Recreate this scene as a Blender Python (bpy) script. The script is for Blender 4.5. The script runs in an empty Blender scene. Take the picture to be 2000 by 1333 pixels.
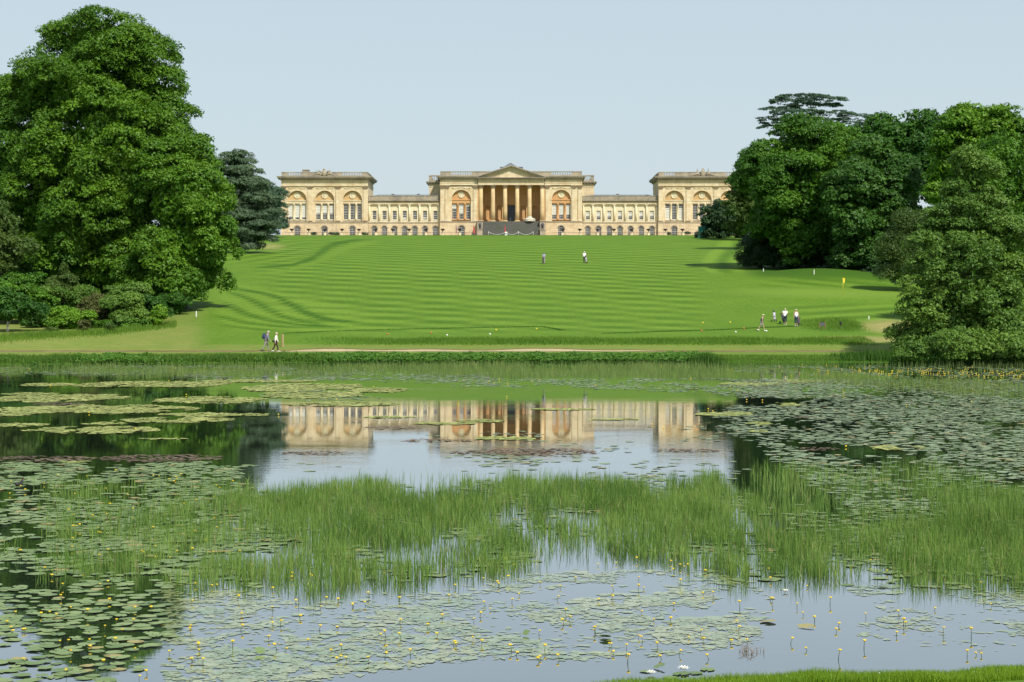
import bpy, math, random
import numpy as np
from mathutils import Vector, Matrix
R = math.radians
PI = math.pi
rng = np.random.default_rng(7)
random.seed(7)
sc = bpy.context.scene
C = sc.collection

# ------------------------------------------------------------------ camera, light
F = 3700.0          # focal length in pixels of a 2000 px wide picture
CAMH = 5.0
HOR = 581.0
cd = bpy.data.cameras.new('camera'); cam = bpy.data.objects.new('camera', cd); C.objects.link(cam)
cd.sensor_width = 36; cd.lens = 36 * F / 2000; cd.shift_y = -85.5 / 2000
cd.clip_start = 0.5; cd.clip_end = 8000
cam.location = (0, 0, CAMH); cam.rotation_euler = (R(90), 0, 0)
sc.camera = cam

SUN_EL, SUN_AZ = 50.0, 149.0      # azimuth clockwise from +Y
world = bpy.data.worlds.new('World'); sc.world = world; world.use_nodes = True
wn = world.node_tree; bgn = wn.nodes['Background']
sky = wn.nodes.new('ShaderNodeTexSky'); sky.sky_type = 'NISHITA'; sky.sun_disc = False
sky.sun_elevation = R(SUN_EL); sky.sun_rotation = R(SUN_AZ)
sky.altitude = 0; sky.air_density = 1.0; sky.dust_density = 1.0; sky.ozone_density = 1.5
# thin bright summer haze laid over the clear sky, thinning towards the zenith
_tc = wn.nodes.new('ShaderNodeTexCoord'); _sp = wn.nodes.new('ShaderNodeSeparateXYZ'); wn.links.new(_tc.outputs['Generated'], _sp.inputs[0])
_mr = wn.nodes.new('ShaderNodeMapRange'); wn.links.new(_sp.outputs[2], _mr.inputs[0]); _mr.inputs[1].default_value = 0.0; _mr.inputs[2].default_value = 0.75; _mr.inputs[3].default_value = .90; _mr.inputs[4].default_value = .25
_mx = wn.nodes.new('ShaderNodeMix'); _mx.data_type = 'RGBA'; wn.links.new(_mr.outputs[0], _mx.inputs[0]); wn.links.new(sky.outputs[0], _mx.inputs[6]); _mx.inputs[7].default_value = (4.85, 5.7, 6.15, 1)
wn.links.new(_mx.outputs[2], bgn.inputs[0]); bgn.inputs[1].default_value = 0.10
sd = bpy.data.lights.new('sun', 'SUN'); sun = bpy.data.objects.new('sun', sd); C.objects.link(sun)
sd.energy = 4.0; sd.angle = R(2.5); sd.color = (1.0, 0.95, 0.86)
sv = Vector((math.sin(R(SUN_AZ)) * math.cos(R(SUN_EL)), math.cos(R(SUN_AZ)) * math.cos(R(SUN_EL)), math.sin(R(SUN_EL))))
sun.rotation_euler = sv.to_track_quat('Z', 'Y').to_euler()
sun.location = (60, -60, 120)
sc.view_settings.view_transform = 'Standard'; sc.view_settings.look = 'None'
sc.view_settings.exposure = 0.33; sc.view_settings.gamma = 1.0
sc.render.engine = 'CYCLES'
sc.cycles.max_bounces = 6; sc.cycles.diffuse_bounces = 3; sc.cycles.glossy_bounces = 3
sc.cycles.transmission_bounces = 3; sc.cycles.transparent_max_bounces = 4

# ------------------------------------------------------------------ helpers
def vnoise(x, y, seed=0):
    r = np.random.default_rng(seed + 100).random((64, 64))
    x = np.asarray(x, float); y = np.asarray(y, float)
    xi = np.floor(x).astype(int); yi = np.floor(y).astype(int)
    u = x - xi; v = y - yi; u = u * u * (3 - 2 * u); v = v * v * (3 - 2 * v)
    a = r[yi % 64, xi % 64]; b = r[yi % 64, (xi + 1) % 64]
    c = r[(yi + 1) % 64, xi % 64]; d = r[(yi + 1) % 64, (xi + 1) % 64]
    return (a * (1 - u) + b * u) * (1 - v) + (c * (1 - u) + d * u) * v
def fbm(x, y, seed=0, o=3):
    s = 0; a = 0.5; t = 0
    for i in range(o):
        s = s + a * vnoise(np.asarray(x) * 2 ** i, np.asarray(y) * 2 ** i, seed + i * 7); t += a; a *= .5
    return s / t
def sstep(a, b, x):
    t = np.clip((np.asarray(x, float) - a) / (b - a), 0, 1); return t * t * (3 - 2 * t)

def props(o, label=None, cat=None, group=None, kind=None):
    if label: o['label'] = label
    if cat: o['category'] = cat
    if group: o['group'] = group
    if kind: o['kind'] = kind
    return o
def link(name, me, mat=None, parent=None, loc=(0, 0, 0), **kw):
    o = bpy.data.objects.new(name, me); C.objects.link(o)
    if mat is not None:
        for m in (mat if isinstance(mat, (list, tuple)) else [mat]): me.materials.append(m)
    if parent is not None: o.parent = parent
    o.location = loc
    return props(o, **kw)
def empty(name, loc=(0, 0, 0), rz=0, parent=None, **kw):
    o = bpy.data.objects.new(name, None); C.objects.link(o); o.location = loc; o.rotation_euler = (0, 0, rz)
    o.empty_display_size = .3
    if parent is not None: o.parent = parent
    return props(o, **kw)
def fast_mesh(name, V, nper, attrs=None, smooth=False):
    """V (N*nper,3): N separate polygons of nper corners"""
    V = np.asarray(V, np.float32).reshape(-1, 3); n = len(V); k = n // nper
    me = bpy.data.meshes.new(name)
    me.vertices.add(n); me.loops.add(n); me.polygons.add(k)
    me.vertices.foreach_set('co', V.ravel())
    me.loops.foreach_set('vertex_index', np.arange(n, dtype=np.int32))
    me.polygons.foreach_set('loop_start', np.arange(0, n, nper, dtype=np.int32))
    for an, av in (attrs or {}).items():
        a = me.attributes.new(an, 'FLOAT', 'POINT'); a.data.foreach_set('value', np.asarray(av, np.float32).ravel())
    me.update(calc_edges=True)
    if smooth: me.polygons.foreach_set('use_smooth', np.ones(k, bool))
    return me
def grid_mesh(name, X, Y, Z, attrs=None, smooth=True):
    ny, nx = X.shape
    me = bpy.data.meshes.new(name)
    idx = np.arange(ny * nx).reshape(ny, nx)
    q = np.stack([idx[:-1, :-1], idx[:-1, 1:], idx[1:, 1:], idx[1:, :-1]], -1).reshape(-1, 4)
    me.vertices.add(ny * nx); me.loops.add(q.size); me.polygons.add(len(q))
    me.vertices.foreach_set('co', np.stack([X, Y, Z], -1).astype(np.float32).ravel())
    me.loops.foreach_set('vertex_index', q.astype(np.int32).ravel())
    me.polygons.foreach_set('loop_start', np.arange(0, q.size, 4, dtype=np.int32))
    for an, av in (attrs or {}).items():
        a = me.attributes.new(an, 'FLOAT', 'POINT'); a.data.foreach_set('value', np.asarray(av, np.float32).ravel())
    me.update(calc_edges=True)
    if smooth: me.polygons.foreach_set('use_smooth', np.ones(len(q), bool))
    return me

class MB:
    def __init__(s): s.v = []; s.f = []; s.sm = []
    def add(s, vs, fs, sm=False):
        b = len(s.v); s.v += [tuple(v) for v in vs]; s.f += [tuple(i + b for i in f) for f in fs]; s.sm += [sm] * len(fs); return s
    def box(s, x0, x1, y0, y1, z0, z1):
        return s.add([(x0, y0, z0), (x1, y0, z0), (x1, y1, z0), (x0, y1, z0), (x0, y0, z1), (x1, y0, z1), (x1, y1, z1), (x0, y1, z1)],
                     [(0, 3, 2, 1), (4, 5, 6, 7), (0, 1, 5, 4), (1, 2, 6, 5), (2, 3, 7, 6), (3, 0, 4, 7)])
    def frust(s, cx, cy, z0, z1, w0, d0, w1, d1):
        a = [(cx - w0, cy - d0, z0), (cx + w0, cy - d0, z0), (cx + w0, cy + d0, z0), (cx - w0, cy + d0, z0)]
        b = [(cx - w1, cy - d1, z1), (cx + w1, cy - d1, z1), (cx + w1, cy + d1, z1), (cx - w1, cy + d1, z1)]
        return s.add(a + b, [(0, 3, 2, 1), (4, 5, 6, 7), (0, 1, 5, 4), (1, 2, 6, 5), (2, 3, 7, 6), (3, 0, 4, 7)])
    def lathe(s, cx, cy, prof, n=12, sm=True):
        vs = []; fs = []
        for r, z in prof:
            for i in range(n):
                a = 2 * PI * i / n; vs.append((cx + r * math.cos(a), cy + r * math.sin(a), z))
        m = len(prof)
        for j in range(m - 1):
            for i in range(n):
                k = (i + 1) % n; fs.append((j * n + i, j * n + k, (j + 1) * n + k, (j + 1) * n + i))
        fs.append(tuple(range(n))[::-1]); fs.append(tuple((m - 1) * n + i for i in range(n)))
        return s.add(vs, fs, sm)
    def tube(s, pts, rad, n=8, sm=True):
        pts = [Vector(p) for p in pts]
        if not isinstance(rad, (list, tuple)): rad = [rad] * len(pts)
        vs = []; fs = []
        for i, p in enumerate(pts):
            t = (pts[min(i + 1, len(pts) - 1)] - pts[max(i - 1, 0)])
            t = t.normalized() if t.length > 1e-6 else Vector((0, 0, 1))
            u = t.cross(Vector((0, 1, .03))); u = u.normalized() if u.length > 1e-3 else Vector((1, 0, 0)); w = t.cross(u)
            for k in range(n):
                a = 2 * PI * k / n; vs.append(p + (u * math.cos(a) + w * math.sin(a)) * rad[i])
        for j in range(len(pts) - 1):
            for i in range(n):
                k = (i + 1) % n; fs.append((j * n + i, j * n + k, (j + 1) * n + k, (j + 1) * n + i))
        fs.append(tuple(range(n))[::-1]); fs.append(tuple((len(pts) - 1) * n + i for i in range(n)))
        return s.add(vs, fs, sm)
    def ball(s, c, r, n=8, m=5):
        if not isinstance(r, (list, tuple)): r = (r, r, r)
        vs = [(c[0], c[1], c[2] - r[2])]; fs = []
        for j in range(1, m):
            b = -PI / 2 + PI * j / m
            for i in range(n):
                a = 2 * PI * i / n; vs.append((c[0] + r[0] * math.cos(a) * math.cos(b), c[1] + r[1] * math.sin(a) * math.cos(b), c[2] + r[2] * math.sin(b)))
        vs.append((c[0], c[1], c[2] + r[2])); t = len(vs) - 1
        for i in range(n): fs.append((0, 1 + (i + 1) % n, 1 + i)); fs.append((t, 1 + (m - 2) * n + i, 1 + (m - 2) * n + (i + 1) % n))
        for j in range(m - 2):
            for i in range(n):
                k = (i + 1) % n; fs.append((1 + j * n + i, 1 + j * n + k, 1 + (j + 1) * n + k, 1 + (j + 1) * n + i))
        return s.add(vs, fs, True)
    def archopen(s, xa, xb, z0, zs, z1, y0, y1, n=14):
        """filling between an arched opening (xa..xb, springing zs) and the rectangle up to z1; jambs z0..zs are left to the piers"""
        cx = (xa + xb) / 2; r = (xb - xa) / 2
        P = [(cx - r * math.cos(PI * i / n), zs + r * math.sin(PI * i / n)) for i in range(n + 1)]
        for i in range(n):
            (ax, az), (bx, bz) = P[i], P[i + 1]
            s.add([(ax, y0, az), (bx, y0, bz), (bx, y0, z1), (ax, y0, z1), (ax, y1, az), (bx, y1, bz), (bx, y1, z1), (ax, y1, z1)],
                  [(0, 1, 2, 3), (0, 4, 5, 1), (3, 2, 6, 7), (5, 4, 7, 6)])
        return s
    def ring(s, cx, cz, r0, r1, y0, y1, n=16, a0=0, a1=PI):
        for i in range(n):
            a = a0 + (a1 - a0) * i / n; b = a0 + (a1 - a0) * (i + 1) / n
            q = [(cx + r * math.cos(t), cz + r * math.sin(t)) for t in (a, b) for r in (r0, r1)]
            vs = [(x, y, z) for y in (y0, y1) for x, z in q]
            s.add(vs, [(0, 1, 3, 2), (0, 2, 6, 4), (1, 5, 7, 3), (4, 6, 7, 5)])
        return s
    def wall(s, x0, x1, z0, z1, y0, y1, ops=()):
        """wall with a row of openings (xa,xb,za,zb,arched)"""
        x = x0
        for xa, xb, za, zb, ar in sorted(ops):
            s.box(x, xa, y0, y1, z0, z1)
            if za > z0 + 1e-4: s.box(xa, xb, y0, y1, z0, za)
            if ar:
                zs = zb - (xb - xa) / 2
                s.archopen(xa, xb, za, zs, z1, y0, y1)
            else: s.box(xa, xb, y0, y1, zb, z1)
            x = xb
        s.box(x, x1, y0, y1, z0, z1)
        return s
    def mesh(s, name):
        me = bpy.data.meshes.new(name); me.from_pydata(s.v, [], s.f); me.update()
        me.polygons.foreach_set('use_smooth', s.sm); return me
    def build(s, name, mat, parent=None, loc=(0, 0, 0), **kw): return link(name, s.mesh(name), mat, parent, loc, **kw)

# ------------------------------------------------------------------ materials
def nodes(name):
    m = bpy.data.materials.new(name); m.use_nodes = True; nt = m.node_tree
    return m, nt, nt.nodes['Principled BSDF']
def N(nt, t, **kw):
    n = nt.nodes.new('ShaderNode' + t)
    for k, v in kw.items(): setattr(n, k, v)
    return n
def ramp(nt, fac, stops):
    r = N(nt, 'ValToRGB'); e = r.color_ramp.elements
    while len(e) < len(stops): e.new(.5)
    for i, (p, c) in enumerate(stops): e[i].position = p; e[i].color = (*c, 1)
    nt.links.new(fac, r.inputs[0]); return r.outputs[0]
def noise(nt, scale, detail=4, vec=None, rough=.6):
    n = N(nt, 'TexNoise'); n.inputs['Scale'].default_value = scale; n.inputs['Detail'].default_value = detail; n.inputs['Roughness'].default_value = rough
    if vec is not None: nt.links.new(vec, n.inputs['Vector'])
    return n.outputs[0]
def mapping(nt, scale):
    tc = N(nt, 'TexCoord'); mp = N(nt, 'Mapping'); mp.inputs['Scale'].default_value = scale
    nt.links.new(tc.outputs['Object'], mp.inputs[0]); return mp.outputs[0]
def mixc(nt, fac, a, b, mode='MIX'):
    m = N(nt, 'Mix', data_type='RGBA', blend_type=mode)
    if isinstance(fac, (int, float)): m.inputs[0].default_value = fac
    else: nt.links.new(fac, m.inputs[0])
    for s, v in ((6, a), (7, b)):
        if isinstance(v, tuple): m.inputs[s].default_value = (*v, 1)
        else: nt.links.new(v, m.inputs[s])
    return m.outputs[2]
def bump(nt, p, h, strength, dist=.05):
    b = N(nt, 'Bump'); b.inputs['Strength'].default_value = strength; b.inputs['Distance'].default_value = dist
    nt.links.new(h, b.inputs['Height']); nt.links.new(b.outputs[0], p.inputs['Normal'])
def plain(name, col, rough=.6, var=.12, scale=3, metal=0):
    m, nt, p = nodes(name); v = mapping(nt, (1, 1, 1)); f = noise(nt, scale, 4, v)
    c = ramp(nt, f, [(.3, tuple(x * (1 - var) for x in col)), (.7, tuple(min(1, x * (1 + var)) for x in col))])
    nt.links.new(c, p.inputs['Base Color']); p.inputs['Roughness'].default_value = rough; p.inputs['Metallic'].default_value = metal
    return m
def stone(name, a, b, stain, stain_amt=.55, block=(1.1, .42), grey=None):
    m, nt, p = nodes(name)
    v = mapping(nt, (1, 1, 1))
    tc = N(nt, 'TexCoord'); sx = N(nt, 'SeparateXYZ'); nt.links.new(tc.outputs['Object'], sx.inputs[0])
    ad = N(nt, 'Math', operation='ADD'); nt.links.new(sx.outputs[0], ad.inputs[0]); nt.links.new(sx.outputs[1], ad.inputs[1])
    cb = N(nt, 'CombineXYZ'); nt.links.new(ad.outputs[0], cb.inputs[0]); nt.links.new(sx.outputs[2], cb.inputs[1])
    br = N(nt, 'TexBrick'); nt.links.new(cb.outputs[0], br.inputs['Vector'])
    br.inputs['Scale'].default_value = 1; br.inputs['Brick Width'].default_value = block[0]; br.inputs['Row Height'].default_value = block[1]
    br.inputs['Mortar Size'].default_value = .018; br.inputs['Color1'].default_value = (*a, 1); br.inputs['Color2'].default_value = (*b, 1)
    br.inputs['Mortar'].default_value = (*[x * .6 for x in b], 1)
    n1 = noise(nt, .35, 6, v, .7); f1 = ramp(nt, n1, [(.46, (0, 0, 0)), (.66, (1, 1, 1))])
    mu = N(nt, 'Math', operation='MULTIPLY'); mu.inputs[1].default_value = stain_amt; nt.links.new(f1, mu.inputs[0])
    c = mixc(nt, mu.outputs[0], br.outputs[0], stain)
    v2 = mapping(nt, (1.6, 1.6, .25)); n2 = noise(nt, 1.0, 5, v2, .7)
    f2 = ramp(nt, n2, [(.52, (0, 0, 0)), (.74, (1, 1, 1))])
    mu2 = N(nt, 'Math', operation='MULTIPLY'); mu2.inputs[1].default_value = .55; nt.links.new(f2, mu2.inputs[0])
    c = mixc(nt, mu2.outputs[0], c, grey or (.26, .22, .15))
    nt.links.new(c, p.inputs['Base Color']); p.inputs['Roughness'].default_value = .85
    bump(nt, p, noise(nt, 4, 5, v), .3, .03)
    return m
M = {}
M['stone'] = stone('stone', (.74, .63, .42), (.65, .53, .33), (.54, .39, .20), .8)
M['basement'] = stone('stone_basement', (.68, .56, .36), (.58, .46, .28), (.46, .34, .19), .7, (1.4, .5))
M['render'] = stone('stone_cream', (.74, .66, .45), (.70, .62, .41), (.64, .53, .31), .35)
M['weather'] = stone('stone_weathered', (.43, .37, .27), (.35, .30, .215), (.20, .175, .135), .8)
M['capital'] = stone('stone_capital_shaded', (.36, .28, .17), (.32, .24, .14), (.22, .16, .10), .6)  # weathered stone, darkened further to carry the carving's relief shade
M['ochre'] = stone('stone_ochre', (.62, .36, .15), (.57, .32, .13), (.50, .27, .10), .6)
M['column'] = stone('stone_column', (.66, .49, .26), (.60, .44, .22), (.48, .33, .16), .4, (4, 1.4))
M['steps'] = stone('step_stone', (.125, .12, .105), (.10, .10, .085), (.07, .085, .045), .8, (1.5, .175), (.16, .15, .13))
M['slate'] = plain('slate', (.13, .15, .17), .6, .2, 1)
M['white'] = plain('white_paint', (.62, .61, .55), .5, .05)
M['blind'] = plain('blind_cloth', (.66, .66, .58), .7, .06)
M['sheet'] = plain('white_sheeting', (.60, .56, .45), .6, .06)
M['iron'] = plain('dark_iron', (.03, .028, .03), .5, .2)
M['lead'] = plain('grey_lead', (.10, .10, .11), .6, .3, 4)
M['red'] = plain('red_cloth', (.55, .05, .06), .7, .1)
M['purple'] = plain('purple_cloth', (.20, .08, .17), .7, .1)
M['teal'] = plain('teal_net', (.03, .20, .17), .7, .1)
M['wood'] = plain('weathered_wood', (.22, .13, .06), .8, .3, 5)
M['litwood'] = plain('lit_wood', (.42, .33, .17), .8, .2, 5)  # wood tone for the post half painted as sunlit
M['whitepost'] = plain('white_plastic', (.75, .75, .70), .5, .05)
M['yellow'] = plain('yellow_cloth', (.75, .55, .03), .6, .05)
M['orange'] = plain('orange_paint', (.62, .17, .04), .5, .05)
M['bark'] = plain('bark', (.050, .040, .028), .9, .35, 2)
M['birch'] = plain('birch_bark', (.45, .43, .38), .8, .3, 3)
M['soil'] = plain('bare_soil', (.13, .075, .035), .95, .3, 2)
M['gravel'] = plain('gravel', (.46, .37, .23), .95, .15, 6)
M['path'] = plain('worn_path', (.40, .335, .175), .95, .2, 1.2)
M['bird'] = plain('black_feathers', (.02, .02, .022), .6, .1)
M['beak'] = plain('red_beak', (.5, .05, .03), .5, .1)
def glass():
    m, nt, p = nodes('window_glass'); p.inputs['Base Color'].default_value = (.035, .04, .045, 1)
    p.inputs['Roughness'].default_value = .12; p.inputs['IOR'].default_value = 1.5
    return m
M['glass'] = glass()

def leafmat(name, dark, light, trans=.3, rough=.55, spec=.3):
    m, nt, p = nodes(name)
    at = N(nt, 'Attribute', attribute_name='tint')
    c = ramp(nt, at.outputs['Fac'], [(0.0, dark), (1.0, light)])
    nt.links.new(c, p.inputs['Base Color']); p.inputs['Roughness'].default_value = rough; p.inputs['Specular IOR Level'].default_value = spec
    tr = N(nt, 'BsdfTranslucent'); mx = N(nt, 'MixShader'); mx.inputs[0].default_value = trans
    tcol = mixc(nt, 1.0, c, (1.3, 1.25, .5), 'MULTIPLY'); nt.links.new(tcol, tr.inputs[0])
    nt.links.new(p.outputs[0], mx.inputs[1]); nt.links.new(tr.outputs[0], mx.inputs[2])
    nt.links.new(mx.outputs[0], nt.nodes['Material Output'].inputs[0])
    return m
LM = {
 'lime': leafmat('leaf_lime', (.028, .100, .007), (.145, .285, .018)),
 'lime2': leafmat('leaf_lime_bright', (.032, .112, .008), (.160, .310, .020)),
 'dark': leafmat('leaf_dark', (.018, .078, .010), (.080, .200, .020)),
 'chest': leafmat('leaf_chestnut', (.022, .080, .012), (.084, .195, .026)),
 'oak': leafmat('leaf_oak', (.028, .100, .009), (.122, .270, .020)),
 'alder': leafmat('leaf_alder', (.042, .116, .014), (.175, .300, .044), .25),
 'bright': leafmat('leaf_bright', (.055, .16, .010), (.19, .36, .024)),
 'olive': leafmat('leaf_olive', (.036, .085, .014), (.130, .200, .040)),
 'brown': leafmat('leaf_bronze', (.062, .085, .020), (.155, .170, .048)),
 'pine': leafmat('needle_pine', (.034, .072, .036), (.120, .185, .090), .15),
 'cedar': leafmat('needle_cedar', (.024, .066, .036), (.090, .165, .085), .15),
 'yew': leafmat('needle_yew', (.014, .044, .014), (.042, .090, .026), .1),
 'reed': leafmat('reed_blade', (.062, .145, .020), (.225, .350, .080), .3, .5),
 'brownreed': leafmat('dead_reed_blade', (.20, .15, .06), (.42, .36, .18), .2, .6),
 'reedfar': leafmat('far_reed_blade', (.10, .17, .035), (.20, .27, .075), .3, .5),
 'grass': leafmat('grass_blade', (.07, .165, .008), (.21, .34, .020), .3, .6),
 'rough': leafmat('rough_grass_blade', (.055, .140, .010), (.150, .262, .026), .3, .6),
 'bank': leafmat('bank_blade', (.036, .115, .010), (.130, .230, .028), .25, .6),
 'herb': leafmat('herb_leaf', (.022, .090, .008), (.085, .205, .018), .25, .6),
}
def padmat(name, dark, light, rough=.35, coat=0.0, croff=.08):
    m, nt, p = nodes(name)
    at = N(nt, 'Attribute', attribute_name='tint')
    v = mapping(nt, (1, 1, 1)); f = noise(nt, 9, 3, v)
    c = ramp(nt, at.outputs['Fac'], [(0.0, dark), (.8, light), (1.0, (.34, .28, .10))])
    c2 = mixc(nt, .35, c, ramp(nt, f, [(.3, (.6, .6, .6)), (.7, (1.3, 1.3, 1.3))]), 'MULTIPLY')
    nt.links.new(c2, p.inputs['Base Color']); p.inputs['Roughness'].default_value = rough
    p.inputs['Coat Weight'].default_value = coat; p.inputs['Coat Roughness'].default_value = croff
    return m
M['pad'] = padmat('lily_pad', (.125, .195, .060), (.240, .315, .115), .55, .10, .3)
M['padfar'] = padmat('lily_pad_far', (.15, .215, .09), (.27, .34, .165), .5, .2, .3)
M['padsub'] = padmat('lily_pad_wet', (.12, .225, .045), (.33, .35, .09), .35, 1.0, .08)
M['padsub'].node_tree.nodes['Principled BSDF'].inputs['Coat IOR'].default_value = 1.75
M['algae'] = padmat('algae_mat', (.24, .29, .07), (.40, .43, .13), .8, 0)
M['debris'] = padmat('brown_debris', (.12, .085, .055), (.22, .16, .10), .8, 0)
M['petal'] = plain('yellow_petal', (.80, .58, .02), .4, .06)
M['wpetal'] = plain('white_petal', (.85, .85, .80), .4, .03)
M['stalk'] = plain('flower_stalk', (.08, .11, .03), .6, .2)
M['twig'] = plain('dead_stem', (.24, .16, .09), .8, .2)

# ------------------------------------------------------------------ terrain
PY = [-3000, -40, 0, 14, 19, 140, 144.0, 145.6, 147, 157.9, 158.2, 159.4, 159.9, 164, 168, 175, 189, 215, 240, 270, 296, 350, 400, 435, 470, 520, 556, 573, 640, 1500, 6000]
PZ = [3.3, 3.3, 3.2, 1.9, 1.1, -.9, -.45, .22, .42, .47, .44, .46, .62, .72, 1.10, 1.5, 2.14, 4.0, 6.05, 8.4, 10.3, 14.0, 17.2, 19.1, 20.1, 21.75, 23.2, 23.5, 23.7, 22, 10]
def shore_far(x):
    return 1.2 * np.sin(np.asarray(x) * .05 + 1) - sstep(-15, -45, x) * 4.0 - sstep(27, 33, x) * 1.5
def shore_near(x):
    x = np.asarray(x, float)
    return 24.1 + .72 * sstep(1.6, 7.5, x) - sstep(2.2, -3, x) * 4 + .12 * np.sin(x * 2.1) + .06 * np.sin(x * 5.3)
def height(x, y):
    x = np.asarray(x, float); y = np.asarray(y, float)
    base = np.interp(y, PY, PZ)
    far = np.interp(y - shore_far(x), PY[5:9], [-.9, -.45, .22, .42])
    z = np.where((y > 100) & (y < 150), np.minimum(base, far), base)
    z = np.where((y > 130) & (y < 157), np.where(y - shore_far(x) > 147, .42 + (y - 147) * .004, far), z)
    ys = shore_near(x)
    d = ys - y
    nearz = np.where(d > 0, np.minimum(3.25, .10 + d * .155 + .0 * x), np.maximum(-.9, .10 + d * .9))
    z = np.where(y < 60, nearz, z); z = np.where((y >= 60) & (y <= 100), -.9, z)
    # sides of the lake
    side = sstep(62, 80, np.abs(x)) * (y > 0) * (y < 150)
    z = z * (1 - side) + side * 1.2
    # mound and green
    z = z + 1.15 * np.exp(-((x - 42.5) / 10.0) ** 2 - ((y - 262) / 7.5) ** 2) + .5 * np.exp(-((x - 36) / 12.0) ** 2 - ((y - 224) / 5) ** 2)
    z = z + sstep(185, 230, y) * sstep(440, 400, y) * (fbm(x * .03, y * .02, 3) - .5) * .5
    return z
def proj(x, y, z=0.0): return 1000 + F * x / y, HOR - F * (z - CAMH) / y
def ground_y(px, py):
    """distance at which the ground shows at this picture row"""
    lo = None
    ys = np.arange(150, 520, .25); xs = (px - 1000) * ys / F
    pys = HOR - F * (height(xs, ys) - CAMH) / ys
    i = np.argmin(np.abs(pys - py)); return float(ys[i])
def GP(px, py, D=None):
    y = ground_y(px, py) if D is None else D
    x = (px - 1000) * y / F
    return (x, y, float(height(x, y)))
def WP(px, py):  # on the water
    y = CAMH * F / (py - HOR); return ((px - 1000) * y / F, y)

gy = np.concatenate([np.arange(-80, 10, 6), np.arange(10, 20, 1.5), np.arange(20, 27, .25), np.arange(27, 40, 2), np.arange(40, 138, 7), np.arange(138, 172, .3), np.arange(172, 460, .9), np.arange(460, 600, 5), [620, 660, 720, 850, 1100, 1500, 2200, 3500, 6000]])
gx = np.concatenate([[-4000, -2000, -1000, -600, -400, -280, -200, -160], np.arange(-125, 125.1, .9), [160, 200, 280, 400, 600, 1000, 2000, 4000]])
X, Y = np.meshgrid(gx, gy); Z = height(X, Y)
px, py = proj(X, np.maximum(Y, 1), Z)
# mowing pattern: two crossing directions
wv = (fbm(X * .03, Y * .03, 11) - .5) * 5
s1 = np.sin(2 * PI * (Y + .85 * X + wv) / 8.2); s2 = np.sin(2 * PI * (Y - .60 * X - wv * .6) / 8.8 + 1.3)
st = (np.tanh(1.2 * (.80 * s1 + .50 * s2)) * .66) * (.55 + .8 * fbm(X * .045, Y * .03, 17))
zone = sstep(470, 560, px - (py - 560) * .6 * (py > 560)) * sstep(1400, 1330, px) * sstep(658, 640, py) * (py > 400)
st = st * zone
st = st + .45 * sstep(405, 440, px) * sstep(760, 640, px) * sstep(548, 565, py) * sstep(652, 640, py) * (py < 545 + (px - 400) * .62 + 60) * (py > 545 + (px - 430) * .22) * (Y > 140)
def band(P, hw):
    global st, zone
    P = np.array(P, float)
    yc = np.interp(px, P[:, 0], P[:, 1], left=-999, right=-999); w = np.interp(px, P[:, 0], P[:, 2])
    d = np.abs(py - yc) / w; a = np.clip(1.9 - d * 1.9, 0, 1) * (yc > 0) * sstep(P[0, 0], P[0, 0] + 30, px) * sstep(P[-1, 0], P[-1, 0] - 50, px)
    st = st * (1 - a) + a * hw
band([(500, 535, 3), (560, 530, 3), (620, 512, 6), (650, 495, 9), (700, 478, 5), (760, 470, 3)], .3)
band([(430, 556, 2.5), (475, 567, 3), (513, 573, 3.5), (541, 580, 4.5), (570, 597, 8), (598, 611, 8.5), (627, 621.5, 6), (665, 627, 4), (720, 631, 2)], -1.0)
band([(430, 566, 2), (470, 578, 3.5), (494, 588, 6), (522, 603, 8), (551, 618, 4.5), (589, 628, 3), (660, 638, 2)], -.9)
band([(420, 585, 2), (437, 591, 5), (460, 604, 7.5), (484, 615, 6), (532, 627, 3.5), (589, 635, 2.5), (690, 640, 2)], -.9)
band([(405, 612, 2), (429, 618, 3.5), (475, 630, 4), (532, 637, 2.5), (600, 642, 2)], -.75)
band([(420, 632, 2), (437, 635.5, 3), (494, 643, 3), (560, 647, 2)], -.6)
band([(490, 524, 2), (570, 518, 3), (608, 506, 5), (632, 489, 9), (650, 478, 6), (690, 470, 3), (740, 467, 2)], -.8)
# right-hand curved mowing
vx = np.interp(py, [462, 481, 495, 510, 530, 545], [1425, 1415, 1396, 1384, 1390, 1415]); on = sstep(466, 476, py) * sstep(540, 526, py) * (py > 400)
st = st + on * (np.clip(1.3 - np.abs(px - vx) / 13, 0, 1) * .9 - np.clip(1.3 - np.abs(px - vx - 27) / 11, 0, 1) * .5 + np.clip(1.3 - np.abs(px - vx - 52) / 14, 0, 1) * .6)
# bands on the right below the mound
rz = sstep(1480, 1600, px) * sstep(590, 600, py) * sstep(640, 625, py); st = st + rz * .5 * np.sin((py + (px - 1600) * .06) * .48)
rz = sstep(1450, 1560, px) * sstep(538, 545, py) * sstep(566, 556, py); st = st + rz * .5 * np.sin((py - (px - 1600) * .10) * .55)
rz = sstep(620, 560, px) * sstep(470, 480, py) * sstep(520, 510, py); st = st + rz * .35 * np.sin((py + (px - 500) * .15) * .7)
fine = np.clip(1.5 - np.sqrt(((px - 1640) / 270) ** 2 + ((py - 573 - (px - 1640) * .015) / 12.0) ** 2) * 1.4, 0, 1)
dry = np.clip(1.5 - np.sqrt(((px - 1740) / 70) ** 2 + ((py - 638) / 15) ** 2) * 1.3, 0, 1)
dry = np.maximum(dry, .9 * np.clip(1.4 - np.sqrt(((px - 1690) / 130) ** 2 + ((py - 664) / 9) ** 2) * 1.3, 0, 1))
dry = np.maximum(dry, .30 * sstep(671, 676, py) * sstep(700, 684, py) * (Y > 140))
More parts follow.
